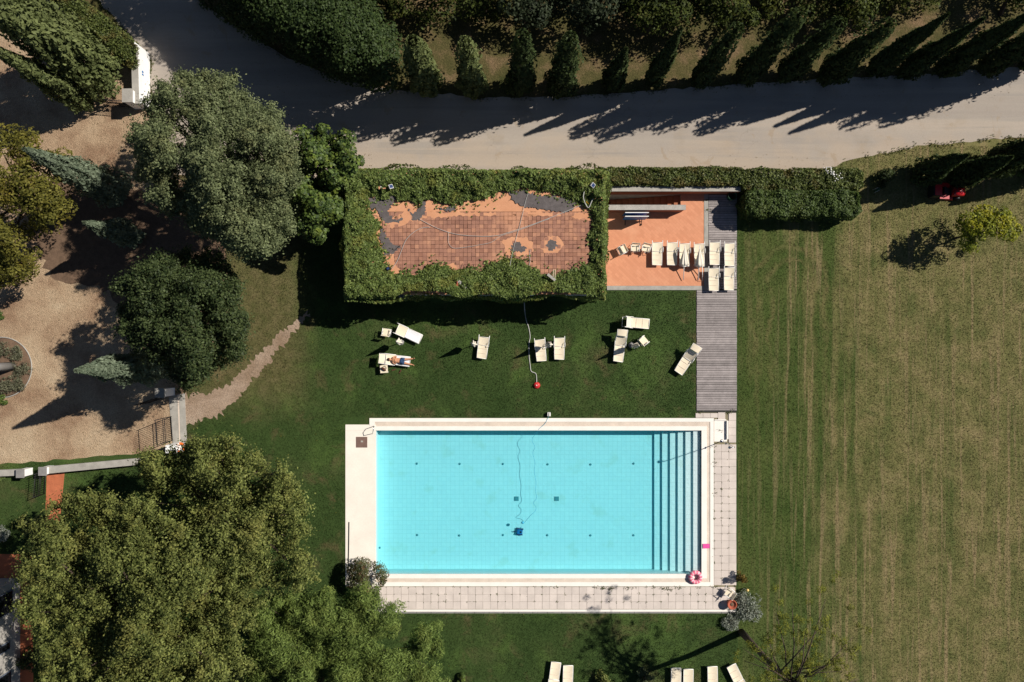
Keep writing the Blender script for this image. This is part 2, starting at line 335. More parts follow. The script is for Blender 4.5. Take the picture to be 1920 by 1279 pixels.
# ------------------------------------------------------------------ mesh helpers
def tag(o, label=None, cat=None, group=None, kind=None):
    if label: o['label'] = label
    if cat: o['category'] = cat
    if group: o['group'] = group
    if kind: o['kind'] = kind
    return o
def empty(name, loc, rz=0.0, label=None, cat=None, group=None):
    o = bpy.data.objects.new(name, None); COL.objects.link(o); o.location = loc; o.rotation_euler = (0, 0, rz)
    o.empty_display_size = .2
    return tag(o, label, cat, group)
class MB:
    def __init__(s): s.v, s.f, s.s = [], [], []
    def add(s, vs, fs, smooth=False):
        n = len(s.v); s.v += [tuple(v) for v in vs]; s.f += [tuple(i + n for i in f) for f in fs]; s.s += [smooth] * len(fs); return s
    def box(s, c, d, rz=0.0, m=None, taper=1.0):
        x, y, z = d[0] / 2, d[1] / 2, d[2] / 2; t = taper
        vs = [Vector(p) for p in ((-x, -y, -z), (x, -y, -z), (x, y, -z), (-x, y, -z), (-x * t, -y * t, z), (x * t, -y * t, z), (x * t, y * t, z), (-x * t, y * t, z))]
        M_ = Matrix.Translation(Vector(c)) @ (m if m is not None else Matrix.Rotation(rz, 4, 'Z'))
        return s.add([M_ @ v for v in vs], [(3, 2, 1, 0), (4, 5, 6, 7), (0, 1, 5, 4), (1, 2, 6, 5), (2, 3, 7, 6), (3, 0, 4, 7)])
    def block(s, x0, x1, y0, y1, z0, z1):
        x0, x1 = min(x0, x1), max(x0, x1); y0, y1 = min(y0, y1), max(y0, y1)
        return s.box(((x0 + x1) / 2, (y0 + y1) / 2, (z0 + z1) / 2), (x1 - x0, y1 - y0, z1 - z0))
    def prism(s, poly, z0, z1):
        a = sum(poly[i][0] * poly[(i + 1) % len(poly)][1] - poly[(i + 1) % len(poly)][0] * poly[i][1] for i in range(len(poly)))
        if a < 0: poly = poly[::-1]
        n = len(poly); vs = [(p[0], p[1], z0) for p in poly] + [(p[0], p[1], z1) for p in poly]
        return s.add(vs, [tuple(range(n))[::-1], tuple(range(n, 2 * n))] + [(i, (i + 1) % n, n + (i + 1) % n, n + i) for i in range(n)])
    def sheet(s, poly, z):
        a = sum(poly[i][0] * poly[(i + 1) % len(poly)][1] - poly[(i + 1) % len(poly)][0] * poly[i][1] for i in range(len(poly)))
        if a < 0: poly = poly[::-1]
        return s.add([(p[0], p[1], z) for p in poly], [tuple(range(len(poly)))])
    def tube(s, path, r, n=6, cap=True):
        P = [Vector(p) for p in path]; R = r if isinstance(r, (list, tuple)) else [r] * len(P)
        vs, fs = [], []; up = Vector((0, 0, 1)); u = None
        for i, p in enumerate(P):
            t = (P[min(i + 1, len(P) - 1)] - P[max(i - 1, 0)]).normalized()
            if u is None: u = t.cross(up if abs(t.z) < .9 else Vector((1, 0, 0))).normalized()
            else: u = (u - t * u.dot(t)).normalized()
            w = t.cross(u)
            for k in range(n):
                a = 2 * math.pi * k / n; vs.append(p + (u * math.cos(a) + w * math.sin(a)) * R[i])
        for i in range(len(P) - 1):
            for k in range(n):
                k2 = (k + 1) % n; fs.append((i * n + k, i * n + k2, (i + 1) * n + k2, (i + 1) * n + k))
        if cap: fs += [tuple(range(n))[::-1], tuple(range((len(P) - 1) * n, len(P) * n))]
        return s.add(vs, fs, True)
    def lathe(s, c, prof, n=16, smooth=True):
        c = Vector(c); vs, fs = [], []
        for (r, z) in prof:
            for k in range(n):
                a = 2 * math.pi * k / n; vs.append(c + Vector((r * math.cos(a), r * math.sin(a), z)))
        for i in range(len(prof) - 1):
            for k in range(n):
                k2 = (k + 1) % n; fs.append((i * n + k, i * n + k2, (i + 1) * n + k2, (i + 1) * n + k))
        if prof[0][0] > 1e-4: fs.append(tuple(range(n))[::-1])
        if prof[-1][0] > 1e-4: fs.append(tuple(range((len(prof) - 1) * n, len(prof) * n)))
        return s.add(vs, fs, smooth)
    def torus(s, c, R, r, n=28, k=10, a0=0.0, a1=2 * math.pi, m=None):
        full = abs(a1 - a0 - 2 * math.pi) < 1e-6; vs, fs = [], []; cnt = n if full else n + 1
        for i in range(cnt):
            a = a0 + (a1 - a0) * i / n
            for j in range(k):
                b_ = 2 * math.pi * j / k; v = Vector(((R + r * math.cos(b_)) * math.cos(a), (R + r * math.cos(b_)) * math.sin(a), r * math.sin(b_)))
                vs.append((m @ v if m is not None else v) + Vector(c))
        for i in range(n):
            i2 = (i + 1) % cnt
            for j in range(k):
                j2 = (j + 1) % k; fs.append((i * k + j, i2 * k + j, i2 * k + j2, i * k + j2))
        return s.add(vs, fs, True)
    def ell(s, c, r, n=12, k=8):
        prof = [(math.cos(-math.pi / 2 + math.pi * i / k), math.sin(-math.pi / 2 + math.pi * i / k)) for i in range(k + 1)]
        t = MB().lathe((0, 0, 0), [(max(a, 1e-5), b_) for a, b_ in prof], n)
        return s.add([(c[0] + v[0] * r[0], c[1] + v[1] * r[1], c[2] + v[2] * r[2]) for v in t.v], t.f, True)
    def mesh(s, name, m):
        me = bpy.data.meshes.new(name); me.from_pydata(s.v, [], s.f); me.polygons.foreach_set('use_smooth', s.s); me.materials.append(m); me.update(); return me
    def build(s, name, m, parent=None, local=False, keep=False):
        if parent is not None:
            if not local:
                l = Vector(parent.location); q_ = parent.parent
                while q_: l += q_.location; q_ = q_.parent
                s.v = [(v[0] - l.x, v[1] - l.y, v[2] - l.z) for v in s.v]
            o = bpy.data.objects.new(name, s.mesh(name, m)); o.parent = parent
        else:
            if keep: l = (0, 0, 0)
            else:
                a = np.array(s.v); l = ((a[:, 0].min() + a[:, 0].max()) / 2, (a[:, 1].min() + a[:, 1].max()) / 2, a[:, 2].min())
                s.v = [(v[0] - l[0], v[1] - l[1], v[2] - l[2]) for v in s.v]
            o = bpy.data.objects.new(name, s.mesh(name, m)); o.location = l
        COL.objects.link(o); return o
def copy_tree(o, parent=None):
    c = o.copy(); COL.objects.link(c); c.parent = parent
    for ch in list(o.children): copy_tree(ch, c)
    return c
def struct(name, mb, m): return tag(mb.build(name, m, keep=True), kind='structure')

# ---- foliage (numpy)
def unit(a): return a / np.maximum(np.linalg.norm(a, axis=1, keepdims=True), 1e-9)
def leaf_obj(name, P, Nn, size, m, parent, aspect=.55, T=None, v=None, rng=RNG, kind=None):
    P = np.asarray(P, float); n = len(P); Nn = unit(Nn)
    if T is None: T = rng.normal(size=(n, 3))
    T = unit(T - Nn * np.sum(T * Nn, axis=1, keepdims=True)); B = np.cross(Nn, T)
    Ln = np.broadcast_to(np.asarray(size, float), (n,))[:, None] * rng.uniform(.7, 1.3, (n, 1)); Wd = Ln * aspect
    if parent is not None: P = P - np.array(parent.location)
    co = np.empty((n, 4, 3)); co[:, 0] = P - T * Ln / 2; co[:, 1] = P + B * Wd / 2 + Nn * Wd * .18; co[:, 2] = P + T * Ln / 2 - Nn * Ln * .12; co[:, 3] = P - B * Wd / 2 + Nn * Wd * .18
    me = bpy.data.meshes.new(name); me.vertices.add(4 * n); me.vertices.foreach_set('co', co.ravel().astype(np.float32))
    me.loops.add(4 * n); me.loops.foreach_set('vertex_index', np.arange(4 * n, dtype=np.int32))
    me.polygons.add(n); me.polygons.foreach_set('loop_start', np.arange(0, 4 * n, 4, dtype=np.int32))
    me.update(calc_edges=True)
    at = me.attributes.new('v', 'FLOAT', 'FACE'); vv = rng.uniform(0, 1, n) if v is None else np.clip(v, 0, 1)
    at.data.foreach_set('value', vv.astype(np.float32)); me.materials.append(m)
    o = bpy.data.objects.new(name, me); o.parent = parent; COL.objects.link(o)
    if kind: o['kind'] = kind
    return o
def in_poly(px, py, poly):
    poly = np.asarray(poly, float); x0, y0 = poly[:, 0], poly[:, 1]; x1, y1 = np.roll(x0, -1), np.roll(y0, -1)
    px = np.asarray(px, float)[:, None]; py = np.asarray(py, float)[:, None]
    c = ((y0 > py) != (y1 > py)) & (px < (x1 - x0) * (py - y0) / (y1 - y0 + 1e-12) + x0)
    return np.sum(c, axis=1) % 2 == 1
def d_poly(px, py, poly):
    poly = np.asarray(poly, float); a = poly; b = np.roll(poly, -1, axis=0); p = np.stack([px, py], 1)[:, None]
    ab = (b - a)[None]; t = np.clip(np.sum((p - a[None]) * ab, -1) / np.sum(ab * ab, -1), 0, 1)[..., None]
    return np.min(np.linalg.norm(p - (a[None] + t * ab), axis=-1), axis=1)
def vnoise(x, y, s, seed):
    r = np.random.default_rng(seed).uniform(0, 1, (64, 64)); x = x * s; y = y * s
    xi = np.floor(x).astype(int); yi = np.floor(y).astype(int); fx = x - xi; fy = y - yi; fx = fx * fx * (3 - 2 * fx); fy = fy * fy * (3 - 2 * fy)
    g = lambda i, j: r[i % 64, j % 64]
    return (g(xi, yi) * (1 - fx) + g(xi + 1, yi) * fx) * (1 - fy) + (g(xi, yi + 1) * (1 - fx) + g(xi + 1, yi + 1) * fx) * fy
def smooth_poly(poly, amp, seed, step=9.0):
    """densify an outline and ruffle it"""
    rng = np.random.default_rng(seed); out = []
    for i in range(len(poly)):
        a = np.array(poly[i], float); b = np.array(poly[(i + 1) % len(poly)], float); d = b - a; n = max(1, int(np.linalg.norm(d) / step))
        nrm = np.array([d[1], -d[0]]) / (np.linalg.norm(d) + 1e-9)
        for k in range(n): out.append(a + d * k / n + nrm * rng.normal() * amp)
    return out
def clump_leaves(C, R, per, rng, flat=.75, up=.5, hollow=.55):
    """leaves over little ellipsoids; returns positions, normals, shade value"""
    n = len(C); d = unit(rng.normal(size=(n * per, 3))); d[:, 2] = np.abs(d[:, 2]) * np.where(rng.uniform(size=n * per) < .82, 1, -1)
    Cr = np.repeat(C, per, 0); Rr = np.repeat(R, per)[:, None]
    rad = rng.uniform(hollow, 1.0, (n * per, 1)) ** .6 if hollow > 0 else np.minimum(np.abs(rng.normal(0, .62, (n * per, 1))), 1.7)
    off = d * rad * Rr; off[:, 2] *= flat
    nn = unit(d + np.array([0, 0, up]) + rng.normal(size=d.shape) * .45)
    v = np.repeat(rng.uniform(-.18, .18, n), per) + rng.uniform(.05, .95, n * per)
    return Cr + off, nn, v
def poly_crown(poly, zb, zt, cr, dens, rng, edge=None, under=.35, gap=0.0, amp=.22, bough=2.6, radial=None, pack=.55):
    """clump centres filling a crown whose outline the photo shows"""
    poly = np.array(poly, float); lo, hi = poly.min(0), poly.max(0)
    area = .5 * abs(np.dot(poly[:, 0], np.roll(poly[:, 1], 1)) - np.dot(poly[:, 1], np.roll(poly[:, 0], 1))) / (S * S)
    n = int(area / (cr * cr) * dens); pts = []; tries = 0; mind = cr * S * pack
    cand = rng.uniform(lo, hi, (n * 14, 2)); cand = cand[in_poly(cand[:, 0], cand[:, 1], poly)]
    grid = {}
    for c in cand:
        if len(pts) >= n: break
        i, j = int(c[0] // mind), int(c[1] // mind)
        if all((c[0] - q[0]) ** 2 + (c[1] - q[1]) ** 2 > mind * mind for a_ in (-1, 0, 1) for b_ in (-1, 0, 1) for q in grid.get((i + a_, j + b_), ())):
            pts.append(c); grid.setdefault((i, j), []).append(c)
    pts = np.array(pts); d = d_poly(pts[:, 0], pts[:, 1], poly); dm = edge * S if edge else d.max()
    t = np.clip(d / dm, 0, 1); prof = np.sqrt(1 - (1 - t) ** 2)
    nz = vnoise(pts[:, 0], pts[:, 1], 1 / (cr * S * bough), int(rng.integers(1e6)))
    if radial:      # boughs fanning out from the trunk
        cx, cy = poly.mean(0); an = np.arctan2(pts[:, 1] - cy, pts[:, 0] - cx); rd = np.hypot(pts[:, 0] - cx, pts[:, 1] - cy)
        sd_ = int(rng.integers(1e6)); nz = .5 * nz + .5 * vnoise(an * radial / 6.283 * 3 + rd * .004, rd / (S * 2.6), 1.0, sd_)
        nz = nz + rng.normal(0, .10, len(nz))
    nz = np.clip((nz - .5) * 1.7 + .5, 0, 1)
    k = nz > gap; pts, prof, nz = pts[k], prof[k], nz[k]
    z = zb + (zt - zb) * (prof * (1 - amp) + amp * nz) - rng.uniform(0, under, len(pts)) * (zt - zb) * .35
    f = (HC - z) / HC
    return np.stack([(pts[:, 0] - 960) / S * f, (640 - pts[:, 1]) / S * f, z], 1)
def limbs(mb, base, top, targets, r0, rng, bend=.25):
    base, top = Vector(base), Vector(top); mid = base.lerp(top, .55) + Vector((rng.normal() * .15, rng.normal() * .15, 0))
    mb.tube([base, mid, top], [r0, r0 * .75, r0 * .55], 8)
    for t in targets:
        t = Vector(t); s0 = mid.lerp(top, rng.uniform(.1, 1.0)); m1 = s0.lerp(t, .5) + Vector((rng.normal() * bend, rng.normal() * bend, rng.uniform(0, .5)))
        L_ = (t - s0).length; mb.tube([s0, m1, t], [r0 * .38, r0 * .24, r0 * .08], 5)
def broad_tree(name, label, poly, zb, zt, base, m, seed, cr=.8, dens=1.5, per=120, leaf=.2, trunk=.25, group=None, bark='bark', edge=None,
               cat='tree', ruff=5, nl=16, flat=.75, aspect=.6, lay=0, under=.35, hollow=.55, gap=0.0, amp=.22, bough=2.6, radial=None, pack=.55):
    rng = np.random.default_rng(seed); poly = smooth_poly(poly, ruff, seed)
    C = poly_crown(poly, zb, zt, cr, dens, rng, edge, under, gap, amp, bough, radial, pack); R = cr * rng.uniform(.65, 1.25, len(C))
    P, nn, v = clump_leaves(C, R, per, rng, flat, hollow=hollow)
    if lay:     # a thin filling of single leaves between the clumps
        k = int(len(P) * lay); i = rng.integers(0, len(C), k); Q = C[i] + rng.normal(size=(k, 3)) * cr * np.array([1.1, 1.1, .6]); P = np.vstack([P, Q]); nn = np.vstack([nn, rng.normal(size=(k, 3)) + [0, 0, .8]]); v = np.concatenate([v, rng.uniform(0, .7, k)])
    keep = P[:, 2] > .1; P, nn, v = P[keep], nn[keep], v[keep]
    b = W(*base); root = empty(name, b, 0, label, cat, group)
    ctr = C.mean(0); mb = MB(); tgt = C[rng.choice(len(C), min(nl, len(C)), replace=False)]
    limbs(mb, b, (b.x * .35 + ctr[0] * .65, b.y * .35 + ctr[1] * .65, max(zb * .6 + ctr[2] * .4, .5)), tgt - [0, 0, .3], trunk, rng)
    mb.build('trunk', MT[bark], root); leaf_obj('crown', P, nn, leaf, L[m], root, aspect, v=v, rng=rng)
    return root
def cypress(name, label, base, h, r, m, seed, group=None, n=5200, lean=(0, 0), leaf=.26, split=0, full=.2, tip=.8):
    rng = np.random.default_rng(seed); b = W(*base); root = empty(name, b, 0, label, 'cypress', group)
    MB().tube([b, b + Vector((lean[0] * .5, lean[1] * .5, h * .5)), b + Vector((lean[0] * .9, lean[1] * .9, h * .88))], [r * .16, r * .11, .02], 7).build('trunk', MT['bark'], root)
    t = rng.uniform(.02, 1, n) ** .85; a = rng.uniform(0, 2 * math.pi, n)
    prof = np.where(t < full, .55 + .45 * np.sin(t / full * math.pi / 2), np.power(np.clip(1 - (t - full) / (1 - full), 0, 1), tip))
    lob = 1 + .15 * np.sin(a * 3 + t * 9 + seed) + .12 * np.sin(a * 7 - t * 17 + seed * 2) + .5 * (vnoise(a * 2.2, t * h * .9, 1.0, seed) - .5)
    rr = r * prof * lob * np.sqrt(rng.uniform(.25, 1.08, n))
    P = np.stack([b.x + rr * np.cos(a) + lean[0] * t, b.y + rr * np.sin(a) + lean[1] * t, t * h + .05], 1)
    out = np.stack([np.cos(a), np.sin(a), .25 + 0 * a], 1); nn = unit(out + rng.normal(size=out.shape) * .5)
    if split:
        k = rng.uniform(size=n) < split * (t - .3); P[k] += np.stack([np.cos(a[k]) * .35, np.sin(a[k]) * .35, 0 * a[k]], 1)
    T = np.stack([np.cos(a) * .35, np.sin(a) * .35, np.ones(n)], 1) + rng.normal(size=(n, 3)) * .3
    v = rng.uniform(0, 1, n) * .6 + .4 * vnoise(a * 4, t * h * 2, 1.0, seed + 3)
    leaf_obj('crown', P, nn, leaf, L[m], root, .5, T=T, v=v, rng=rng); return root
def box_points(x0, x1, y0, y1, z0, z1, dens, rng, bottom=False):
    P, Q = [], []
    def face(n, o, u, w, nr):
        k = int(np.linalg.norm(u) * np.linalg.norm(w) * n); a = rng.uniform(size=(k, 2)); P.append(np.array(o) + a[:, :1] * np.array(u) + a[:, 1:] * np.array(w)); Q.append(np.tile(nr, (k, 1)))
    dx, dy, dz = (x1 - x0, 0, 0), (0, y1 - y0, 0), (0, 0, z1 - z0)
    face(dens, (x0, y0, z1), dx, dy, (0, 0, 1.)); face(dens * .6, (x0, y0, z0), dx, dz, (0, -1., 0)); face(dens * .6, (x0, y1, z0), dx, dz, (0, 1., 0))
    face(dens * .6, (x0, y0, z0), dy, dz, (-1., 0, 0)); face(dens * .6, (x1, y0, z0), dy, dz, (1., 0, 0))
    return np.vstack(P), np.vstack(Q)
def hedge(name, label, x0, x1, y0, y1, h, m, seed, dens=420, leaf=.13, rough=.16, group=None, cat='hedge'):
    x0, x1 = min(x0, x1), max(x0, x1); y0, y1 = min(y0, y1), max(y0, y1)
    rng = np.random.default_rng(seed); root = empty(name, ((x0 + x1) / 2, (y0 + y1) / 2, 0), 0, label, cat, group)
    MB().block(x0 + .3, x1 - .3, y0 + (y1 - y0) * .22, y1 - (y1 - y0) * .22, .0, h - .25).build('light_block_core', MT['core'], root)  # solid unseen box added to stop light passing through the leaves
    P, Q = box_points(x0, x1, y0, y1, 0.02, h, dens, rng)
    d = (vnoise(P[:, 0] + P[:, 2], P[:, 1] + P[:, 2] * .7, 1.3, seed) - .5) * 2 * rough + (vnoise(P[:, 0], P[:, 1] + P[:, 2], 4.0, seed + 1) - .5) * rough - rng.uniform(0, .16, len(P))
    P = P + Q * d[:, None]; P[:, 2] = np.maximum(P[:, 2], .03)
    e = np.minimum.reduce([P[:, 0] - x0, x1 - P[:, 0], P[:, 1] - y0, y1 - P[:, 1]]); P[:, 2] -= np.where(e < .25, np.clip(.25 - e, 0, .35) ** 1.0 * .5, 0) * (P[:, 2] > h * .6)
    hx, hy = (x1 - x0) / 2, (y1 - y0) / 2; u = np.abs(P[:, 0] - (x0 + x1) / 2) / hx; c = min(1.0, hy * .9 / hx); ex = np.clip((u - (1 - c)) / c, 0, 1)
    P[:, 1] = (y0 + y1) / 2 + (P[:, 1] - (y0 + y1) / 2) * (1 - .38 * ex ** 3)
    leaf_obj('foliage', P, Q + rng.normal(size=P.shape) * .6, leaf, L[m], root, .65, rng=rng); return root
def shrub(name, label, px, py, r, h, m, seed, n=900, leaf=.12, aspect=.5, spiky=False, group=None, cat='shrub', squash=1.0):
    rng = np.random.default_rng(seed); b = W(px, py); root = empty(name, b, 0, label, cat, group)
    mb = MB(); hi = []
    for k in range(7):
        a = rng.uniform(0, 6.28); q = r * rng.uniform(.3, .7); p = b + Vector((math.cos(a) * q, math.sin(a) * q * squash, h * rng.uniform(.5, .8))); mb.tube([b, b.lerp(p, .5) + Vector((0, 0, .05)), p], [.03, .02, .008], 5); hi.append(p)
    mb.build('stem', MT['bark'], root)
    k = max(6, int(n / 60)); d = unit(rng.normal(size=(k, 3))); d[:, 2] = np.abs(d[:, 2])
    C = np.array(b) + d * rng.uniform(.35, .85, (k, 1)) * np.array([r, r * squash, h * .8]) + [0, 0, h * .1]
    P, nn, v = clump_leaves(C, np.full(k, r * .33), 60, rng, .9)
    P[:, 2] = np.maximum(P[:, 2], .04); T = None
    if spiky: T = unit(P - np.array(b) + [0, 0, h * .3]); nn = rng.normal(size=P.shape)
    leaf_obj('foliage', P, nn, leaf, L[m], root, aspect, T=T, v=v, rng=rng); return root

# ------------------------------------------------------------------ the setting: ground, lawn, field, road, yard, paths
def holed(xs, ys, holes, z):
    """rectangular sheet (pixel coordinates) with rectangular holes"""
    X = sorted(set(xs + [h[0] for h in holes] + [h[1] for h in holes])); Y = sorted(set(ys + [h[2] for h in holes] + [h[3] for h in holes]))
    X = [x for x in X if xs[0] <= x <= xs[-1]]; Y = [y for y in Y if ys[0] <= y <= ys[-1]]
    mb = MB()
    for i in range(len(X) - 1):
        for j in range(len(Y) - 1):
            cx, cy = (X[i] + X[i + 1]) / 2, (Y[j] + Y[j + 1]) / 2
            if any(h[0] < cx < h[1] and h[2] < cy < h[3] for h in holes): continue
            mb.sheet([G(X[i], Y[j]), G(X[i + 1], Y[j]), G(X[i + 1], Y[j + 1]), G(X[i], Y[j + 1])], z)
    return mb
POOL_HOLE, PIT = (700, 1322, 802, 1083), (1126, 1276, 366, 391)
struct('ground', holed([-9000, 10900], [-9000, 10300], [POOL_HOLE, PIT], 0.0), MT['ground'])
struct('lawn', holed([-700, 1384], [335, 1900], [POOL_HOLE, PIT], .005), MT['lawn'])
struct('meadow', holed([1384, 3300], [262, 1900], [], .005), MT['field'])
ROAD = [(-300, -420), (60, -420), (150, -40), (215, 35), (262, 90), (283, 112), (284, 205), (330, 330), (560, 338), (1100, 334), (1540, 330), (1580, 305), (1720, 277), (1920, 257), (2300, 225), (3300, 150),
        (3300, 30), (2300, 95), (1920, 126), (1700, 141), (1500, 151), (1280, 168), (1060, 182), (900, 184), (760, 172), (640, 153), (540, 108), (440, 48), (370, 0), (300, -60), (180, -420)]
ROAD = smooth_poly(ROAD, 1.6, 3, 14)
struct('road', MB().sheet([G(*p) for p in ROAD], .010), MT['road'])
YARD = smooth_poly([(-700, -300), (40, -60), (180, 70), (250, 130), (284, 205), (330, 330), (420, 400), (430, 600), (345, 735), (348, 838), (262, 850), (0, 872), (-700, 915)], 1.2, 5, 14)
struct('gravel_yard', MB().sheet([G(*p) for p in YARD], .014), MT['gravel'])
PATH = smooth_poly([(346, 742), (400, 738), (440, 712), (480, 672), (520, 630), (556, 600), (575, 585), (582, 590), (566, 606), (520, 664), (480, 708), (440, 752), (412, 778), (380, 790), (346, 800)], 3.4, 6, 3.5)
struct('dirt_path', MB().sheet([G(*p) for p in PATH], .018), MT['path'])
struct('planting_bed', MB().sheet([G(*p) for p in smooth_poly([(95, 330), (215, 345), (330, 380), (420, 430), (425, 590), (345, 700), (300, 690), (230, 600), (205, 545), (95, 520), (60, 430)], 4, 9, 10)], .020), MT['soil'])
bp = MB()
bp.sheet([G(88, 882), G(122, 880), G(110, 1010), G(84, 1010)], .012); bp.sheet([G(-300, 1040), G(60, 1040), G(64, 1400), G(38, 1400), G(38, 1085), G(-300, 1085)], .012)
struct('brick_path', bp, MT['brickpath'])
# bare patches of the bank and the verge
struct('terracotta_terrace', holed([1118, 1320], [364, 537], [PIT], .03), MT['terrace'])

# ------------------------------------------------------------------ swimming pool
FZ, WZ = -1.03, -.05
px0, px1, py0, py1 = 705, 1315, 808, 1077
(x0, y1), (x1, y0) = G(px0, py0), G(px1, py1)
pool = empty('swimming_pool', ((x0 + x1) / 2, (y0 + y1) / 2, 0), 0, 'rectangular turquoise swimming pool with pale stone edge and submerged steps', 'swimming pool')
b = MB(); b.add([(x0, y0, FZ), (x1, y0, FZ), (x1, y1, FZ), (x0, y1, FZ), (x0, y0, .0), (x1, y0, .0), (x1, y1, .0), (x0, y1, .0)],
                [(0, 1, 2, 3), (0, 4, 5, 1), (1, 5, 6, 2), (2, 6, 7, 3), (3, 7, 4, 0)])
b.build('basin', MT['pool'], pool)
RX = [1227, 1241.6, 1256.4, 1271, 1285.3, 1299.9, 1316]
for i in range(6):
    zt = FZ + .145 * (i + 1); xa = W(RX[i], 0, zt).x; xb = W(RX[i + 1], 0, zt).x if i < 5 else x1 - .002
    MB().block(xa, xb + (.0 if i == 5 else .12), y0 + .002, y1 - .002, FZ + .001 * i, zt).build('step', MT['pool'], pool)
def px_block(a, b_, c, d, z0, z1): (xa, ya), (xb, yb) = G(a, c), G(b_, d); return MB().block(xa, xb, ya, yb, z0, z1)
CT = .06
for nm, r, z, m in (('inner_coping', (701, 1325, 800, 808), CT, 'coping'), ('inner_coping', (1315, 1325, 808.1, 1077), CT, 'coping'), ('inner_coping', (705.1, 1325, 1077.1, 1085), CT, 'coping'),
                    ('gutter', (703, 1325, 792, 799.9), .03, 'gutter'), ('gutter', (1325.1, 1331, 792, 1092), .03, 'gutter'), ('gutter', (705.1, 1325, 1085.1, 1092), .03, 'gutter'),
                    ('outer_coping', (693, 1338, 785, 791.9), CT, 'coping'), ('outer_coping', (1331.1, 1338, 792, 1100), CT, 'coping'), ('outer_coping', (705.1, 1331, 1092.1, 1100), CT, 'coping'),
                    ('outer_coping', (693, 702.9, 792, 799.8), CT, 'coping')):
    px_block(*r, -.25, z).build(nm, MT[m], pool)
px_block(648, 705, 800.1 - 3, 808, -.1, .045).build('terrace_slab', MT['slab'], pool)
px_block(648, 704.9, 808.1, 1100, -.1, .048).build('terrace_slab', MT['slab'], pool)
cv = px_block(668, 689, 820, 840, .04, .066).build('inspection_cover', MT['cover'], pool)
px_block(677, 681, 827, 830, .066, .075).build('lifting_ring', MT['concrete'], cv)
for a in (968.6, 1044): 
    c = W(a, 936, FZ); MB().box((c.x, c.y, FZ + .02), (.29, .29, .04)).build('main_drain', MT['drain'], pool)
for a in (782, 862, 944, 1027, 1107, 1187):
    for bb in (871, 1005):
        c = W(a + random.uniform(-1, 1), bb + random.uniform(-1, 1), FZ); MB().lathe((c.x, c.y, FZ + .001), [(.075, 0), (.075, .03), (.05, .045)], 10).build('floor_inlet', MT['drain'], pool)
for (a, bb) in ((712, 1028), (712, 1062)):
    c = W(a, bb, FZ); MB().lathe((c.x, c.y, FZ + .001), [(.07, 0), (.07, .03), (.04, .045)], 10).build('floor_inlet', MT['drain'], pool)
hr = MB(); p = [W(702, 800, .06), W(701.5, 800, .75), W(700, 806, .9), W(699, 812, .8), W(699, 814, .06)]; hr.tube(p, .022, 6); hr.build('handrail', MT['chrome'], pool)
wb = MB().block(x0 - .03, x1 + .03, y0 - .03, y1 + .03, FZ - .06, WZ); wo = struct('pool_water', wb, MT['water'])

# ------------------------------------------------------------------ paving round the pool
pav = MB(); pav.sheet([G(690, 1100.2), G(1380, 1100.2), G(1380, 1147), G(690, 1147)], .012); pav.sheet([G(1338.2, 788), G(1380, 788), G(1380, 1100), G(1338.2, 1100)], .012); pav.sheet([G(1304, 775), G(1380, 775), G(1380, 787.8), G(1338.2, 787.8), G(1338.2, 784.8), G(1304, 784.8)], .012)
pav = tag(pav.build('paved_walk', MT['mortar'], keep=True), kind='structure')
TP = 13.9; pm = MB().box((0, 0, .02), (TP / S - .014, TP / S - .014, .04)).mesh('paver', MT['paver'])
def paver(px, py, sx=1.0, sy=1.0):
    o = bpy.data.objects.new('paver', pm); COL.objects.link(o); o.parent = pav; c = G(px, py)
    o.location = (c[0] + random.uniform(-.004, .004), c[1] + random.uniform(-.004, .004), .006 + random.uniform(0, .012)); o.rotation_euler = (random.uniform(-.008, .008), random.uniform(-.008, .008), random.uniform(-.008, .008)); o.scale = (sx, sy, 1)
for i in range(49):
    for j in range(3): paver(1378 - TP * (i + .5), 1101 + TP * (j + .5))
for j in range(19):
    for i in range(3): paver(1338.6 + TP * (i + .5), 834 + TP * (j + .5))
for i in range(4): paver(1308 + TP * i + 3, 781 if i > 2 else 780, 1, 1 if i > 2 else .62)
paver(1373, 782)
for j in range(3): paver(1373, 796 + TP * j)
ks = px_block(0, 26.6, 0, 3.2, 0, .05); km = ks.mesh('kerb_stone', MT['concrete_d']); c0 = G(0, 0)
for i in range(25):
    o = bpy.data.objects.new('kerb_stone', km); COL.objects.link(o); o.parent = pav; g = G(1380 - 27.2 * (i + 1), 1147.6); o.location = (g[0] - c0[0], g[1] - c0[1], -.02 + random.uniform(0, .008))
px_block(690, 1380, 1143.4, 1147.2, 0, .075).build('edge_strip', MT['coping'], pav)
st = empty('shower_tray', (*G(1350, 806), 0), 0, 'white recessed foot tray of the outdoor shower beside the pool corner', 'shower tray')
px_block(1339, 1363, 789, 829, .006, .02).build('tray_floor', MT['coping'], st); px_block(1361.5, 1364.5, 789.5, 824, .02, .17).build('side_kerb', MT['coping'], st); px_block(1339, 1361, 787.3, 789.3, .02, .09).build('rear_kerb', MT['coping'], st)
bse = W(1353, 828); sh = empty('outdoor_shower', bse, 0, 'tall thin steel outdoor shower post at the pool corner', 'shower')
MB().tube([bse, bse + Vector((0, 0, 1.4)), bse + Vector((0, 0, 2.75)), bse + Vector((-.06, 0, 2.85)), bse + Vector((-.3, -.02, 2.86))], .028, 8).build('post', MT['chrome'], sh)
MB().lathe(bse + Vector((-.32, -.02, 2.78)), [(.02, .08), (.09, .03), (.09, 0)], 12).build('shower_head', MT['chrome'], sh)
MB().lathe(bse, [(.11, 0), (.11, .03), (.03, .05)], 12).build('foot_plate', MT['chrome'], sh)
MB().box(bse + Vector((-.05, -.02, 1.1)), (.06, .12, .05)).build('tap', MT['chrome'], sh)

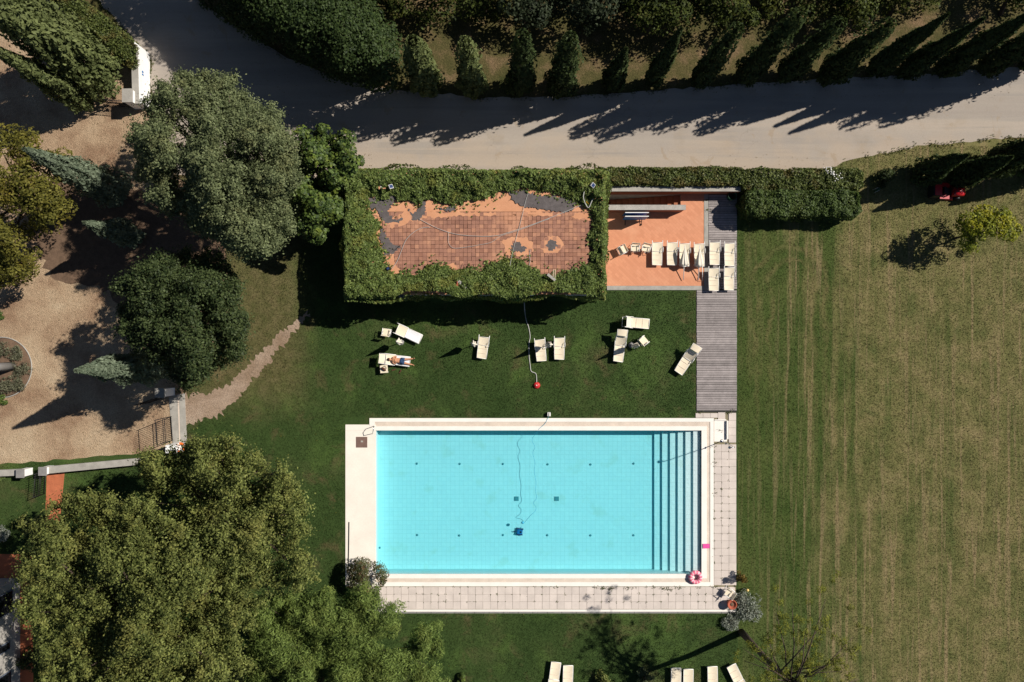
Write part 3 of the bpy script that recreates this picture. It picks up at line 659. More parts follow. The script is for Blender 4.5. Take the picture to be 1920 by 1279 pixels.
# weeds growing in the joints
rng = np.random.default_rng(5); WP = []
for (a, bb, n) in ((1118, 1101, 20), (1130, 1103, 60), (1145, 1104, 50), (1175, 1104, 30), (1190, 1103, 14), (1245, 1104, 60), (1255, 1106, 40), (1275, 1102, 25), (1226, 1102, 14), (1040, 1102, 10), (1020, 1102, 8), (1340, 868, 22), (1341, 925, 14), (1339, 838, 10), (1365, 775, 26), (1313, 774, 16), (1325, 377, 26), (1328, 395, 30), (1329, 420, 12), (1352, 808, 10), (1340, 1101, 18), (1310, 1101, 16), (1374, 770, 16)):
    q = np.array(G(a, bb)); WP.append(np.concatenate([q + rng.normal(size=(n, 2)) * (.13, .06), rng.uniform(.04, .09, (n, 1))], 1))
for k in range(230):
    if k % 3: a, bb = 1378 - TP * int(rng.integers(0, 48)), 1101 + TP * int(rng.integers(0, 3))
    else: a, bb = 1338.6 + TP * int(rng.integers(0, 3)), 834 + TP * int(rng.integers(0, 19))
    q = np.array(G(a, bb)); n = int(rng.integers(2, 7)); WP.append(np.concatenate([q + rng.normal(size=(n, 2)) * .045, rng.uniform(.04, .07, (n, 1))], 1))
WP = np.vstack(WP); tag(leaf_obj('weed_growth', WP, rng.normal(size=WP.shape) + [0, 0, 1.2], .08, L['weed'], None, .5), 'small green weeds sprouting in the joints of the pale paving', 'weeds', kind='stuff')

# ------------------------------------------------------------------ wooden deck
dk = MB(); dk.sheet([G(1306, 545.2), G(1381, 545.2), G(1381, 774.8), G(1306, 774.8)], .012); dk.sheet([G(1328.2, 366), G(1381, 366), G(1381, 545), G(1328.2, 545)], .012)
dk = tag(dk.build('wooden_deck', MT['joist'], keep=True), kind='structure')
DP = 4.42
for (a, bb, c, d) in ((1306, 1381, 545.4, 775), (1328.4, 1381, 366.5, 545)):
    wm = MB().box((0, 0, .0), ((bb - a) / S, DP / S - .022, .03)).mesh('plank', MT['deckwood'])
    k = 0
    while c + DP * (k + 1) <= d:
        o = bpy.data.objects.new('plank', wm); COL.objects.link(o); o.parent = dk; g = G((a + bb) / 2, c + DP * (k + .5)); o.location = (g[0] + random.uniform(-.012, .012), g[1] + random.uniform(-.003, .003), .042 + random.uniform(0, .006)); o.rotation_euler = (random.uniform(-.01, .01), 0, random.uniform(-.0015, .0015)); k += 1
tag(px_block(1320, 1327.8, 366, 545, 0, .05).build('concrete_strip', MT['concrete'], keep=True), kind='structure')
tag(px_block(1138, 1319.8, 537.2, 545, 0, .06).build('concrete_kerb', MT['concrete'], keep=True), kind='structure')

# ------------------------------------------------------------------ sunken stair, parapet and retaining wall
sw = empty('outdoor_staircase', (*G(1200, 378), 0), 0, 'sunken red terracotta staircase going down beside the pool house', 'staircase')
NS = 13; sx = [1276 - (1276 - 1128) * i / NS for i in range(NS + 1)]
for i in range(NS):
    zt = -.15 * (i + 1) + .02; (xa, ya), (xb, yb) = G(sx[i + 1], 366.3), G(sx[i], 390.7); MB().block(xa, xb - .001, ya, yb, -2.2, zt).build('step', MT['terra_wall'], sw)
(xa, ya), (xb, yb) = G(1126, 366), G(1276, 391)
pw = MB(); pw.add([(xa, ya, -2.2), (xb, ya, -2.2), (xb, ya, 0), (xa, ya, 0), (xa, yb, -2.2), (xb, yb, -2.2), (xb, yb, 0), (xa, yb, 0)], [(0, 1, 2, 3), (7, 6, 5, 4), (4, 0, 3, 7), (1, 5, 6, 2)]); pw.build('pit_wall', MT['grey_wall'], sw)
pr = empty('parapet_wall', (*G(1205, 395), 0), 0, 'grey weathered parapet wall along the sunken stairs', 'wall')
px_block(1127, 1277, 391.2, 399.2, 0, .93).build('wall', MT['terra_wall'], pr); px_block(1126, 1279, 390.6, 400, .931, 1.03).build('cap', MT['grey_wall'], pr)
rt = empty('retaining_wall', (*G(1300, 361), 0), 0, 'low concrete retaining wall between roadside hedge and terrace', 'wall')
px_block(1140, 1379, 358.6, 365.6, 0, 1.0).build('wall', MT['terra_wall'], rt); px_block(1140, 1379, 357.4, 366.2, 1.001, 1.08).build('cap', MT['concrete'], rt)

# ------------------------------------------------------------------ pool house with ivy
RZ = 3.4
ph = empty('pool_house', (*G(896, 453), 0), 0, 'low flat-roofed pool house with terracotta tiled roof wrapped in ivy', 'building')
(xa, ya), (xb, yb) = G(676, 348), G(1116, 556); MB().block(xa, xb, ya, yb, 0, RZ - .12).build('wall', MT['plaster'], ph)
MB().block(xa - .12, xb + .12, yb - .12, ya + .12, RZ - .119, RZ).build('roof_slab', MT['roofbase'], ph)
MB().block(W(716, 0, RZ).x, W(1111, 0, RZ).x, W(0, 524, RZ).y, W(0, 398, RZ).y, RZ + .001, RZ + .008).build('joint_bed', MT['joint'], ph)
tl = MB(); pt = 7.6 / S * (HC - RZ) / HC; X0, Y0 = W(717, 0, RZ).x, W(0, 399, RZ).y; rng = np.random.default_rng(8)
for i in range(51):
    for j in range(16):
        cx, cy = X0 + pt * (i + .5), Y0 - pt * (j + .5); g = .012 + .012 * (rng.uniform() < .25)
        tl.box((cx + rng.normal() * .003, cy + rng.normal() * .003, RZ + .022 + rng.uniform(0, .012)), (pt - g, pt - g, .03))
tag(tl.build('roof_tiles', MT['rooftile'], ph), kind='stuff')
for pp in ([(690, 372), (735, 365), (742, 374), (727, 395), (738, 413), (756, 411), (748, 418), (728, 419), (715, 412), (705, 392), (695, 395)],
           [(766, 392), (774, 402), (782, 395), (790, 380), (799, 380), (795, 402), (786, 415), (772, 413)],
           [(818, 391), (838, 392), (845, 384), (853, 386), (854, 396), (836, 397)],
           [(952, 360), (985, 357), (1000, 366), (1060, 372), (1085, 381), (1072, 396), (1058, 400), (1020, 394), (990, 390), (966, 382)],
           [(714, 425), (722, 440), (738, 462), (752, 460), (745, 470), (735, 478), (722, 480), (712, 450)],
           [(959, 462), (965, 455), (976, 454), (977, 462), (988, 467), (980, 474), (958, 472)], [(1025, 455), (1032, 450), (1044, 453), (1043, 466), (1033, 472), (1026, 466)]):
    q = smooth_poly(pp, 1.5, int(pp[0][0]), 2.4); MB().prism([tuple(W(a, bb, RZ + .05)[:2]) for a, bb in q], RZ + .002, RZ + .05).build('worn_patch', MT['bitumen'], ph)
for pp in ([(714, 440), (735, 470), (742, 500), (762, 520), (722, 522), (716, 480)], [(772, 395), (800, 398), (840, 400), (900, 399), (940, 400), (935, 405), (860, 407), (790, 410), (765, 418), (750, 425), (735, 430), (722, 420), (740, 405)], [(940, 452), (960, 446), (985, 446), (1000, 455), (998, 475), (975, 482), (950, 478)],
           [(1014, 452), (1028, 443), (1050, 446), (1056, 460), (1046, 476), (1025, 480), (1014, 468)], [(1078, 400), (1112, 402), (1112, 416), (1095, 412), (1070, 408)], [(1000, 398), (1060, 402), (1050, 408), (1005, 405), (960, 404)], [(820, 500), (850, 494), (858, 505), (830, 512)]):
    q = smooth_poly(pp, 1.4, int(pp[0][0]), 4); MB().prism([tuple(W(a, bb, RZ + .04)[:2]) for a, bb in q], RZ + .003, RZ + .0485 - .0008 * (pp[0][0] % 7)).build('screed_patch', MT['roofbase'], ph)
INNER = [(690, 365), (715, 376), (735, 364), (747, 374), (790, 384), (802, 372), (850, 384), (870, 376), (905, 374), (935, 362), (960, 356), (1000, 352), (1030, 360), (1080, 374), (1090, 382), (1108, 392), (1114, 420), (1106, 445), (1114, 470), (1106, 500), (1080, 504), (1046, 522), (1000, 506), (972, 490), (945, 488), (915, 497), (900, 511), (870, 502), (850, 508), (838, 500), (815, 497), (800, 497), (785, 516), (748, 516), (728, 508), (726, 490), (718, 470), (706, 445), (714, 420), (700, 410), (684, 395), (692, 380)]
INNER = smooth_poly(INNER, 2.2, 4, 7)
rng = np.random.default_rng(21)
iv = empty('ivy', (*G(896, 453), 0), 0, 'thick green ivy covering the pool house walls and roof edge', 'ivy')
k = 90000; qx = rng.uniform(636, 1144, k); qy = rng.uniform(310, 570, k)
south = 546 + 24 * vnoise(qx, qx * 0, 1 / 48., 12) - 6 * ((qx > 1010) & (qx < 1100)); north = 316 + 5 * vnoise(qx, qx * 0, 1 / 18., 13); west = 641 + 7 * vnoise(qy, qy * 0, 1 / 22., 14) + 14 * (qy < 350) * (350 - qy) / 40; east = 1138 - 4 * vnoise(qy, qy * 0, 1 / 25., 15)
south += 8 * (qx < 740)
ok = (qx > west) & (qx < east) & (qy > north) & (qy < south)
ins = in_poly(qx, qy, INNER); dd = d_poly(qx, qy, INNER)
ok &= ~ins | (rng.uniform(size=k) < .45 * np.exp(-dd / 4.5) * (vnoise(qx, qy, 1 / 9., 3) > .4))
qx, qy, ins, dd = qx[ok], qy[ok], ins[ok], dd[ok]
zz = np.where(ins, RZ + .05, RZ + .05 + np.clip(dd / 28., 0, 1) * .45 * (.5 + vnoise(qx, qy, 1 / 16., 9)) + .12 * vnoise(qx, qy, 1 / 5., 10)) + rng.uniform(0, .08, len(qx))
e = np.minimum.reduce([qx - 641, 1138 - qx, qy - 316, 562 - qy]); zz -= np.clip((9 - e) / 9, 0, 1) ** 2 * .55
f = (HC - zz) / HC; P1 = np.stack([(qx - 960) / S * f, (640 - qy) / S * f, zz], 1)
gx, gy = np.gradient(np.zeros((2, 2)))[0].sum(), 0
N1 = rng.normal(size=P1.shape) * .55 + [0, 0, 1] + np.stack([(qx - 890) / 900 * (e < 8), (430 - qy) / 500 * (e < 8), 0 * qx], 1)
P2, N2 = box_points(xa - .3, xb + .32, yb - .22, ya + .3, .05, RZ + .15, 190, rng); kk = np.abs(N2[:, 2]) < .5; P2, N2 = P2[kk], N2[kk]
P2 = P2 + N2 * ((vnoise(P2[:, 0] + P2[:, 1], P2[:, 2], .9, 31) - .5) * .7 - rng.uniform(0, .12, len(P2)))[:, None]
leaf_obj('foliage', np.vstack([P1, P2]), np.vstack([N1, N2 + rng.normal(size=P2.shape) * .5]), .145, L['ivy'], iv, .75, rng=rng)
tw = MB()
for kx in range(46):
    i = int(rng.integers(0, len(INNER))); a = np.array(INNER[i]); ctr = np.array([905, 440]); d = (ctr - a) / np.linalg.norm(ctr - a); pts = []
    for s_ in range(4): q = a - d * 6 + d * s_ * rng.uniform(3, 6) + rng.normal(size=2) * 2; pts.append(W(q[0], q[1], RZ + .06))
    tw.tube(pts, .012, 4)
tag(tw.build('runner_stems', MT['bark'], iv), kind='stuff')

# ------------------------------------------------------------------ hedges
(xa, y_a), (xb, y_b) = G(1128, 323), G(1385, 357); hedge('roadside_hedge', 'long narrow mixed hedge between the road and the terrace', xa, xb, y_a, y_b, 1.5, 'hedge_red', 41, dens=520)
(xa, y_a), (xb, y_b) = G(1379, 326), G(1600, 366); hedge('roadside_hedge', 'reddish mixed hedge with white flowers at the road edge right of the deck', xa, xb, y_a, y_b, 1.55, 'hedge_red', 42, dens=520)
(xa, y_a), (xb, y_b) = G(1382, 367), G(1593, 414); hedge('clipped_hedge', 'wide clipped green hedge block right of the wooden deck', xa, xb, y_a, y_b, 1.75, 'hedge', 43, dens=800, leaf=.12, rough=.24)
rng = np.random.default_rng(44); P = []
for (a, bb, n) in ((1552, 318, 9), (1560, 325, 9), (1567, 330, 12), (1572, 336, 7), (1556, 321, 6)):
    q = np.array(W(a, bb, 1.72)); P.append(q + rng.normal(size=(n, 3)) * (.14, .14, .04))
P = np.vstack(P); mbf = MB()
for q in P: mbf.ell(q, (.038, .038, .022), 6, 4)
tag(mbf.build('white_flowers', MT['white']), 'cluster of small white flowers on top of the roadside hedge', 'flowers', kind='stuff')

# ------------------------------------------------------------------ trees
broad_tree('ash_tree', 'large grey-green feathery tree beside the road junction', [(278, 178), (296, 162), (318, 158), (345, 148), (395, 140), (425, 135), (440, 170), (490, 195), (525, 215), (545, 262), (552, 310), (545, 370), (535, 430), (525, 470), (480, 485), (430, 470), (380, 430), (330, 410), (285, 370), (255, 310), (240, 262), (268, 225), (285, 195)],
           5.0, 12.5, (485, 372), 'ash', 101, cr=.42, dens=2.8, per=110, leaf=.13, trunk=.32, ruff=8, nl=30, lay=0, amp=.46, gap=.03, bough=3.6, hollow=0, under=.35, radial=4, pack=.4)
broad_tree('fig_tree', 'bright green small tree with big glossy leaves left of the ivy roof', [(557, 258), (585, 262), (598, 244), (625, 258), (648, 272), (672, 285), (668, 315), (655, 345), (640, 390), (632, 425), (600, 442), (565, 440), (540, 410), (540, 350), (545, 300)],
           1.6, 5.6, (632, 372), 'fig', 102, cr=.45, dens=1.5, per=85, leaf=.2, trunk=.14, ruff=7, nl=14, aspect=.8, under=.5, gap=.08, amp=.6)
broad_tree('holm_oak', 'dark green dense round tree below the grey-green one', [(262, 500), (310, 478), (360, 470), (410, 480), (445, 500), (440, 540), (458, 580), (455, 625), (460, 660), (425, 680), (400, 695), (385, 715), (350, 722), (318, 700), (285, 670), (240, 640), (222, 600), (240, 560), (228, 530)],
           4.5, 10.8, (455, 600), 'holm', 103, cr=.45, dens=2.7, per=100, leaf=.145, trunk=.28, ruff=7, lay=0, amp=.6, gap=.08, bough=3.6, hollow=0, radial=4, pack=.4)
broad_tree('yellowing_tree', 'yellow-brown turning tree at the left edge above the gravel yard', [(-120, 270), (-40, 255), (40, 255), (70, 275), (95, 290), (122, 300), (115, 340), (120, 385), (95, 430), (55, 440), (20, 470), (-60, 470), (-120, 400)],
           2.5, 9.0, (110, 405), 'yellow', 104, cr=.7, dens=1.5, per=130, leaf=.18, ruff=6)
broad_tree('yellowing_tree', 'small golden bush tree at the left edge under the larger yellow one', [(-60, 465), (20, 460), (55, 468), (78, 485), (70, 515), (40, 530), (-10, 535), (-60, 520)],
           1.6, 5.2, (60, 500), 'yellow', 105, cr=.55, dens=1.6, per=110, leaf=.16, trunk=.14, ruff=4)
OAKG = 'large oaks at the lower left'
broad_tree('oak_tree', 'large olive-green oak, the one reaching up to the concrete gate ramp', [(262, 862), (300, 845), (330, 860), (345, 830), (385, 835), (415, 820), (440, 815), (460, 850), (490, 860), (500, 890), (545, 890), (572, 920), (570, 960), (580, 990), (560, 1030), (590, 1075), (560, 1100), (480, 1110), (430, 1060), (380, 1030), (350, 980), (300, 960), (275, 920)],
           5.0, 11.5, (455, 950), 'oak', 106, cr=.5, dens=2.9, per=105, leaf=.135, trunk=.35, group=OAKG, ruff=9, nl=50, under=.45, gap=.2, amp=.85, bough=3.4, hollow=0, flat=.75, radial=5, pack=.38)
broad_tree('oak_tree', 'huge olive-green oak filling the lower left corner beside the red path', [(100, 945), (150, 930), (200, 945), (240, 935), (290, 960), (340, 990), (390, 1040), (440, 1080), (470, 1130), (455, 1200), (460, 1330), (300, 1400), (110, 1380), (95, 1300), (75, 1240), (60, 1180), (40, 1150), (55, 1100), (35, 1070), (70, 1030), (55, 995)],
           5.0, 12.0, (330, 1110), 'oak', 107, cr=.5, dens=2.9, per=105, leaf=.135, trunk=.4, group=OAKG, ruff=10, nl=56, under=.45, gap=.2, amp=.85, bough=3.6, hollow=0, flat=.75, radial=5, pack=.38)
broad_tree('umbrella_pine', 'wide green pine at the lower left corner of the pool', [(480, 1150), (530, 1125), (580, 1120), (640, 1130), (665, 1112), (700, 1118), (735, 1130), (770, 1140), (790, 1165), (815, 1175), (825, 1215), (815, 1260), (830, 1320), (700, 1400), (520, 1390), (470, 1300), (478, 1210)],
           4.0, 7.5, (670, 1200), 'pine', 108, cr=.55, dens=1.7, per=230, leaf=.2, trunk=.28, bark='pinebark', ruff=7, aspect=.22, nl=40, under=.5, hollow=.15, gap=.1, amp=.5)
broad_tree('lime_tree', 'small yellow-green tree standing in the dry meadow', [(1805, 405), (1830, 388), (1850, 392), (1868, 402), (1885, 398), (1900, 415), (1912, 430), (1905, 455), (1885, 475), (1862, 490), (1842, 482), (1815, 470), (1800, 440)],
           1.4, 3.9, (1790, 448), 'lime', 109, cr=.42, dens=1.5, per=75, leaf=.15, trunk=.08, ruff=5, under=.7)
broad_tree('oleander_bush', 'rounded oleander bush at the lower left corner of the pool', [(655, 1068), (680, 1052), (705, 1056), (718, 1075), (722, 1095), (712, 1112), (690, 1120), (665, 1115), (652, 1095)],
           .6, 2.2, (700, 1082), 'oleander', 110, cr=.33, dens=1.8, per=110, leaf=.13, trunk=.06, cat='bush', ruff=3, aspect=.35)
# clipped bay hedge-tree along the road bend
bayh = broad_tree('bay_hedge', 'big dense bay hedge along the bend of the road', [(360, -60), (375, 0), (430, 35), (480, 60), (560, 108), (640, 147), (700, 162), (740, 160), (747, 120), (748, 85), (735, 50), (700, 5), (690, -80), (640, -200), (300, -220)],
           .4, 6.4, (660, 110), 'bay', 111, cr=.55, dens=2.3, per=105, leaf=.165, trunk=.2, edge=2.7, cat='hedge', ruff=3, amp=.12, under=.15)
MB().prism([tuple(W(a_, b_, 4.4)[:2]) for a_, b_ in ((430, -10), (470, 18), (560, 66), (640, 102), (698, 112), (704, 60), (660, 0), (560, -100), (420, -110))], 0, 4.3).build('light_block_core', MT['core'], bayh)  # hidden solid core, added so the hedge casts an unbroken shadow on the road
WD = 'woodland trees behind the cypress row'
for k, (poly, m, lab, top) in enumerate([
        ([(560, -120), (640, -60), (700, -10), (745, 35), (790, 55), (850, 40), (860, -20), (840, -120)], 'wood', 'dark woodland tree above the bay hedge, leftmost behind the cypress row', 8.5),
        ([(830, -120), (845, 10), (880, 45), (905, 55), (950, 30), (965, -30), (950, -120)], 'wood', 'dark yellow-flecked woodland tree behind the second cypress from the left', 8),
        ([(930, -120), (930, 0), (945, 40), (970, 70), (1010, 60), (1050, 40), (1060, -20), (1050, -120)], 'wood_grey', 'grey-green woodland tree behind the third and fourth cypresses', 8.5),
        ([(1040, -120), (1050, 20), (1080, 65), (1110, 85), (1140, 72), (1165, 50), (1180, 0), (1170, -120)], 'wood_grey', 'grey-green woodland tree above the short fifth cypress', 8),
        ([(1150, -120), (1165, 30), (1200, 70), (1250, 60), (1290, 50), (1330, 30), (1340, -120)], 'wood', 'leafy dark woodland tree behind the sixth cypress', 8.5),
        ([(1310, -120), (1320, 40), (1360, 65), (1410, 55), (1450, 30), (1480, -10), (1470, -120)], 'wood', 'leafy woodland tree between the seventh and eighth cypresses', 8.5),
        ([(1450, -120), (1480, 20), (1520, 42), (1570, 45), (1620, 50), (1645, 25), (1660, -120)], 'wood', 'leafy woodland tree behind the ninth cypress', 8),
        ([(1640, -120), (1650, 20), (1690, 30), (1730, 25), (1770, 10), (1790, -40), (1780, -120)], 'wood', 'leafy woodland tree behind the eleventh cypress', 8),
        ([(1860, -120), (1870, -10), (1910, 15), (1960, 12), (2020, -30), (2040, -120)], 'wood', 'woodland tree in the top right corner', 8)]):
    xs = [p[0] for p in poly]; poly = [(q_[0], q_[1] - 14 if q_[1] > -100 else q_[1]) for q_ in poly]; broad_tree('woodland_tree', lab, poly, .3, top * .58, ((sum(xs) / len(xs) - 960) * .93 + 960, 30), m, 120 + k, cr=.72, dens=1.6, per=90, leaf=.2, trunk=.16, group=WD, ruff=7, nl=10, under=.4, edge=5.0, amp=.4, gap=.1)

broad_tree('woodland_tree', 'tall tree standing past the top edge, its shadow darkens the road bend', [(230, -330), (330, -230), (430, -150), (560, -110), (640, -140), (640, -330), (400, -420)], 4.0, 11.0, (500, -70), 'wood', 140, cr=.8, dens=1.4, per=90, leaf=.24, trunk=.3, group=WD, ruff=7)
CG = 'row of cypresses along the upper edge of the road'
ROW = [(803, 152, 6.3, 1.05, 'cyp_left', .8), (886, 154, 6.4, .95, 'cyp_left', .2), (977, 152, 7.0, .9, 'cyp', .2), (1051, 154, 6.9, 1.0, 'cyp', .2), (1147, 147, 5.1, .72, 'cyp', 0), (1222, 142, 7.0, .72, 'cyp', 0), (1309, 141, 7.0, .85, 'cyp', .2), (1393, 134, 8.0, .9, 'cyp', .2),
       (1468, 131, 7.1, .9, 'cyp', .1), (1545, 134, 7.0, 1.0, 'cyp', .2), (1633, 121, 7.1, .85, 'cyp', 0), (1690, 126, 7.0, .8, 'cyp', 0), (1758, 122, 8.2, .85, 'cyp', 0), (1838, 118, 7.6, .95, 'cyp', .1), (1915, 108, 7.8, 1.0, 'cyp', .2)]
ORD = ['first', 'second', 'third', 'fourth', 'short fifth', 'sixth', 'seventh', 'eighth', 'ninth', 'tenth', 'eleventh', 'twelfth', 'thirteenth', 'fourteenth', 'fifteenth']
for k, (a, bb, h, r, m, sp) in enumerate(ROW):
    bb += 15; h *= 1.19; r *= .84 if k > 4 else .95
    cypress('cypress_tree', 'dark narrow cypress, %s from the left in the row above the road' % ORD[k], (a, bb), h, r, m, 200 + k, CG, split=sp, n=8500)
CL = 'cypresses of the gravel yard'
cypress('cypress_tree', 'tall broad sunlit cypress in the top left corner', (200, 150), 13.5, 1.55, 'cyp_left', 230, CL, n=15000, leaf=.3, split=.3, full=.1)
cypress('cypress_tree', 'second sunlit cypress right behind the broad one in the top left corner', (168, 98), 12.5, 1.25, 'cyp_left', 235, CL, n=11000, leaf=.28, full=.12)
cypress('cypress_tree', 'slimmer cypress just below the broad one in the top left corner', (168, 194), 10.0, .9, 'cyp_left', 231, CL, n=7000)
cypress('cypress_tree', 'blue-green cypress between the yellow tree and the grey-green tree', (228, 362), 9.0, 1.2, 'blue_cyp', 232, CL, n=9000, leaf=.24, lean=(-.4, .5))
cypress('cypress_tree', 'small blue-green cypress under the grey-green tree', (258, 446), 6.0, .8, 'blue_cyp', 233, CL, n=5000, leaf=.24)
cypress('cypress_tree', 'blue-green cypress leaning left over the gravel yard by the concrete gate ramp', (318, 684), 10.3, 1.15, 'blue_cyp', 234, CL, n=10000, leaf=.24, full=.3)
CM = 'cypresses behind the red mower'
cypress('cypress_tree', 'dark cypress nearest the hedge end, above left of the red mower', (1722, 330), 5.2, .85, 'cyp', 240, CM, n=5000)
cypress('cypress_tree', 'dark cypress directly above the red mower', (1792, 334), 5.4, .85, 'cyp', 241, CM, n=5000)
cypress('cypress_tree', 'dark taller cypress above right of the red mower at the road edge', (1850, 312), 6.8, 1.0, 'cyp', 242, CM, n=6000)
cypress('cypress_tree', 'dark cypress at the right edge below the road', (1935, 322), 5.4, .85, 'cyp', 243, CM, n=5000)
shrub('shrub', 'dark round shrub at the end of the roadside hedge', 1652, 335, .7, 1.3, 'holm', 250, 1200)
shrub('shrub', 'small leafy shrub at the right edge under the cypresses', 1915, 322, .55, 1.2, 'hedge', 251, 700)

# leaning sparse pine at the lower right
def sparse_pine():
    rng = np.random.default_rng(300); b = W(1390, 1186)
    root = empty('sparse_pine', b, 0, 'thin leaning pine with sparse yellow-green needles at the lower right of the pool', 'tree')
    k1 = W(1432, 1232, 3.6); k2 = W(1475, 1275, 7.0); k3 = W(1500, 1290, 8.2)
    MB().tube([b, b.lerp(k1, .5), k1, k2, k3], [.24, .2, .18, .15, .1], 9).build('trunk', MT['pinebark'], root)
    ends = [(1440, 1195, 8.6), (1485, 1135, 9.6), (1548, 1125, 10), (1545, 1170, 9.6), (1600, 1195, 9.4), (1585, 1225, 9.2), (1545, 1250, 9.2), (1455, 1150, 9.2), (1510, 1185, 9.6), (1580, 1260, 8.8), (1430, 1270, 8.0), (1390, 1215, 7.6), (1500, 1270, 9.0), (1610, 1275, 8.8), (1395, 1240, 7.4), (1530, 1300, 9)]
    C = []
    for i, e in enumerate(ends):
        t = W(*e); s0 = k2.lerp(k3, rng.uniform(0, 1)) if i % 3 else k1.lerp(k2, rng.uniform(.6, 1)); m1 = s0.lerp(t, .5) + Vector((rng.normal() * .2, rng.normal() * .2, .25))
        MB().tube([s0, m1, t], [.055, .035, .012], 6).build('branch', MT['pinebark'], root)
        for q in range(9):
            u = rng.uniform(.3, 1.15); p = (m1.lerp(t, (u - .5) * 2) if u > .5 else s0.lerp(m1, u * 2)) + Vector(rng.normal(size=3) * .5); C.append(p)
    C = np.array([tuple(c) for c in C]); P, nn, v = clump_leaves(C, np.full(len(C), .26), 42, rng, .7, hollow=.1)
    leaf_obj('crown', P, nn, .17, L['pine_thin'], root, .2, rng=rng)
sparse_pine()

# ------------------------------------------------------------------ shrubs, beds, plants
shrub('lavender_bush', 'larger silver-grey lavender bush at the lower right corner of the paving', 1400, 1138, .95, .9, 'lav', 260, 2200, .14, .3, True, squash=1.25)
shrub('lavender_bush', 'smaller round silver-grey lavender bush below the paving corner', 1369, 1166, .62, .7, 'lav', 261, 1300, .13, .3, True)
shrub('lavender_bush', 'narrow silver lavender plant behind the folding chair at the paving corner', 1386, 1118, .5, .8, 'lav', 262, 800, .13, .3, True, squash=1.3)
shrub('broom_shrub', 'golden-brown dry shrub at the edge of the paved walk', 1386, 1080, .42, 1.3, 'broom', 263, 900, .13, .35, True)
shrub('garden_shrub', 'low leafy plant at the bottom edge left of the loungers', 868, 1272, .5, .9, 'fig', 264, 500, .14)
shrub('garden_shrub', 'leafy plant at the bottom edge between the lounger pairs', 1208, 1266, .7, 1.6, 'ash', 265, 900, .13)
shrub('garden_shrub', 'leafy plant at the bottom edge beside the left pair of loungers', 1130, 1275, .75, 1.5, 'oak', 266, 900, .13)
shrub('garden_shrub', 'pale grey shrub at the left edge below the small lawn', 5, 1003, .7, 1.0, 'lav', 267, 900, .14, .4)
shrub('garden_shrub', 'green shrub with orange flowers at the low wall on the left edge', 6, 893, .4, .7, 'hedge', 268, 400, .12)
shrub('garden_shrub', 'dark green shrub under the oak by the red path', 62, 1235, .9, 1.4, 'holm', 269, 900, .15)
shrub('garden_shrub', 'bright green shrub at the left edge above the round bed', 0, 592, .45, .8, 'fig', 270, 400, .13)
shrub('garden_shrub', 'bright green shrub at the left edge below the round bed', 2, 752, .5, .8, 'fig', 271, 400, .13)
bed = empty('round_flower_bed', (*G(4, 690), 0), 0, 'round flower bed with thin stone edging at the left edge', 'flower bed')
c = W(4, 690); MB().lathe((c.x, c.y, .015), [(2.0, 0), (1.9, .06), (.01, .09)], 40).build('soil', MT['soil'], bed)
MB().torus((c.x, c.y, .05), 2.02, .04, 48, 6).build('edging', MT['concrete'], bed)
for k, (a, bb, r) in enumerate([(8, 657, .75), (34, 662, .55), (43, 690, .8), (38, 718, .75), (12, 730, .75), (-15, 735, .7)]):
    shrub('sage_bush', ['grey sage bush at the top of the round bed', 'green-tipped sage bush at the upper right of the round bed', 'grey sage bush at the right of the round bed', 'grey sage bush at the lower right of the round bed', 'grey sage bush at the bottom of the round bed', 'grey sage bush at the lower left of the round bed'][k], a, bb, r, .55, 'sage', 280 + k, 900, .12, .3, True, group='sage bushes in the round bed')
rng = np.random.default_rng(290); pb = W(24, 688); pt_ = empty('stone_pine', pb, 0, 'grey pine trunk rising from the round bed at the left edge', 'tree')
MB().tube([pb, pb + Vector((-.1, 0, 2)), pb + Vector((-.3, .05, 8.5))], [.3, .27, .2], 10).build('trunk', MT['concrete_d'], pt_)
C = np.array(pb) + np.array([-.3, .05, 9.2]) + rng.normal(size=(60, 3)) * (1.0, 1.2, .5) + [-1.5, 0, 0]; P, nn, v = clump_leaves(C, np.full(60, .55), 90, rng, .6, hollow=.2); leaf_obj('crown', P, nn, .2, L['pine'], pt_, .22, rng=rng)

# clipped hedge in the top left corner
hp = smooth_poly([(95, -40), (152, 0), (218, 48), (253, 86), (256, 120), (246, 128), (212, 106), (165, 60), (105, 8), (50, -40)], .8, 7, 8); rng = np.random.default_rng(71); HZ = 1.45
hroot = empty('clipped_hedge', W(200, 50), 0, 'clipped hedge bordering the road in the top left corner behind the cypress', 'hedge')
k = 9000; a = rng.uniform((50, -45), (270, 130), (k * 3, 2)); a = a[in_poly(a[:, 0], a[:, 1], hp)][:k]; d = d_poly(a[:, 0], a[:, 1], hp)
zz = HZ - np.clip(.3 - d / S, 0, .3) + (vnoise(a[:, 0], a[:, 1], 1 / 12., 6) - .5) * .2 + rng.uniform(-.1, .05, len(a)); f = (HC - zz) / HC
P1 = np.stack([(a[:, 0] - 960) / S * f, (640 - a[:, 1]) / S * f, zz], 1); P2 = []; 
for i in range(len(hp)):
    p, q = np.array(W(*hp[i], HZ)[:2]), np.array(W(*hp[(i + 1) % len(hp)], HZ)[:2]); n_ = int(np.linalg.norm(q - p) * HZ * 160); t = rng.uniform(size=(n_, 1)); P2.append(np.concatenate([p + (q - p) * t + rng.normal(size=(n_, 2)) * .06, rng.uniform(.05, HZ, (n_, 1))], 1))
P = np.vstack([P1] + P2); leaf_obj('foliage', P, rng.normal(size=P.shape) * .7 + [0, 0, .7], .13, L['hedge_red'], hroot, .6, rng=rng)
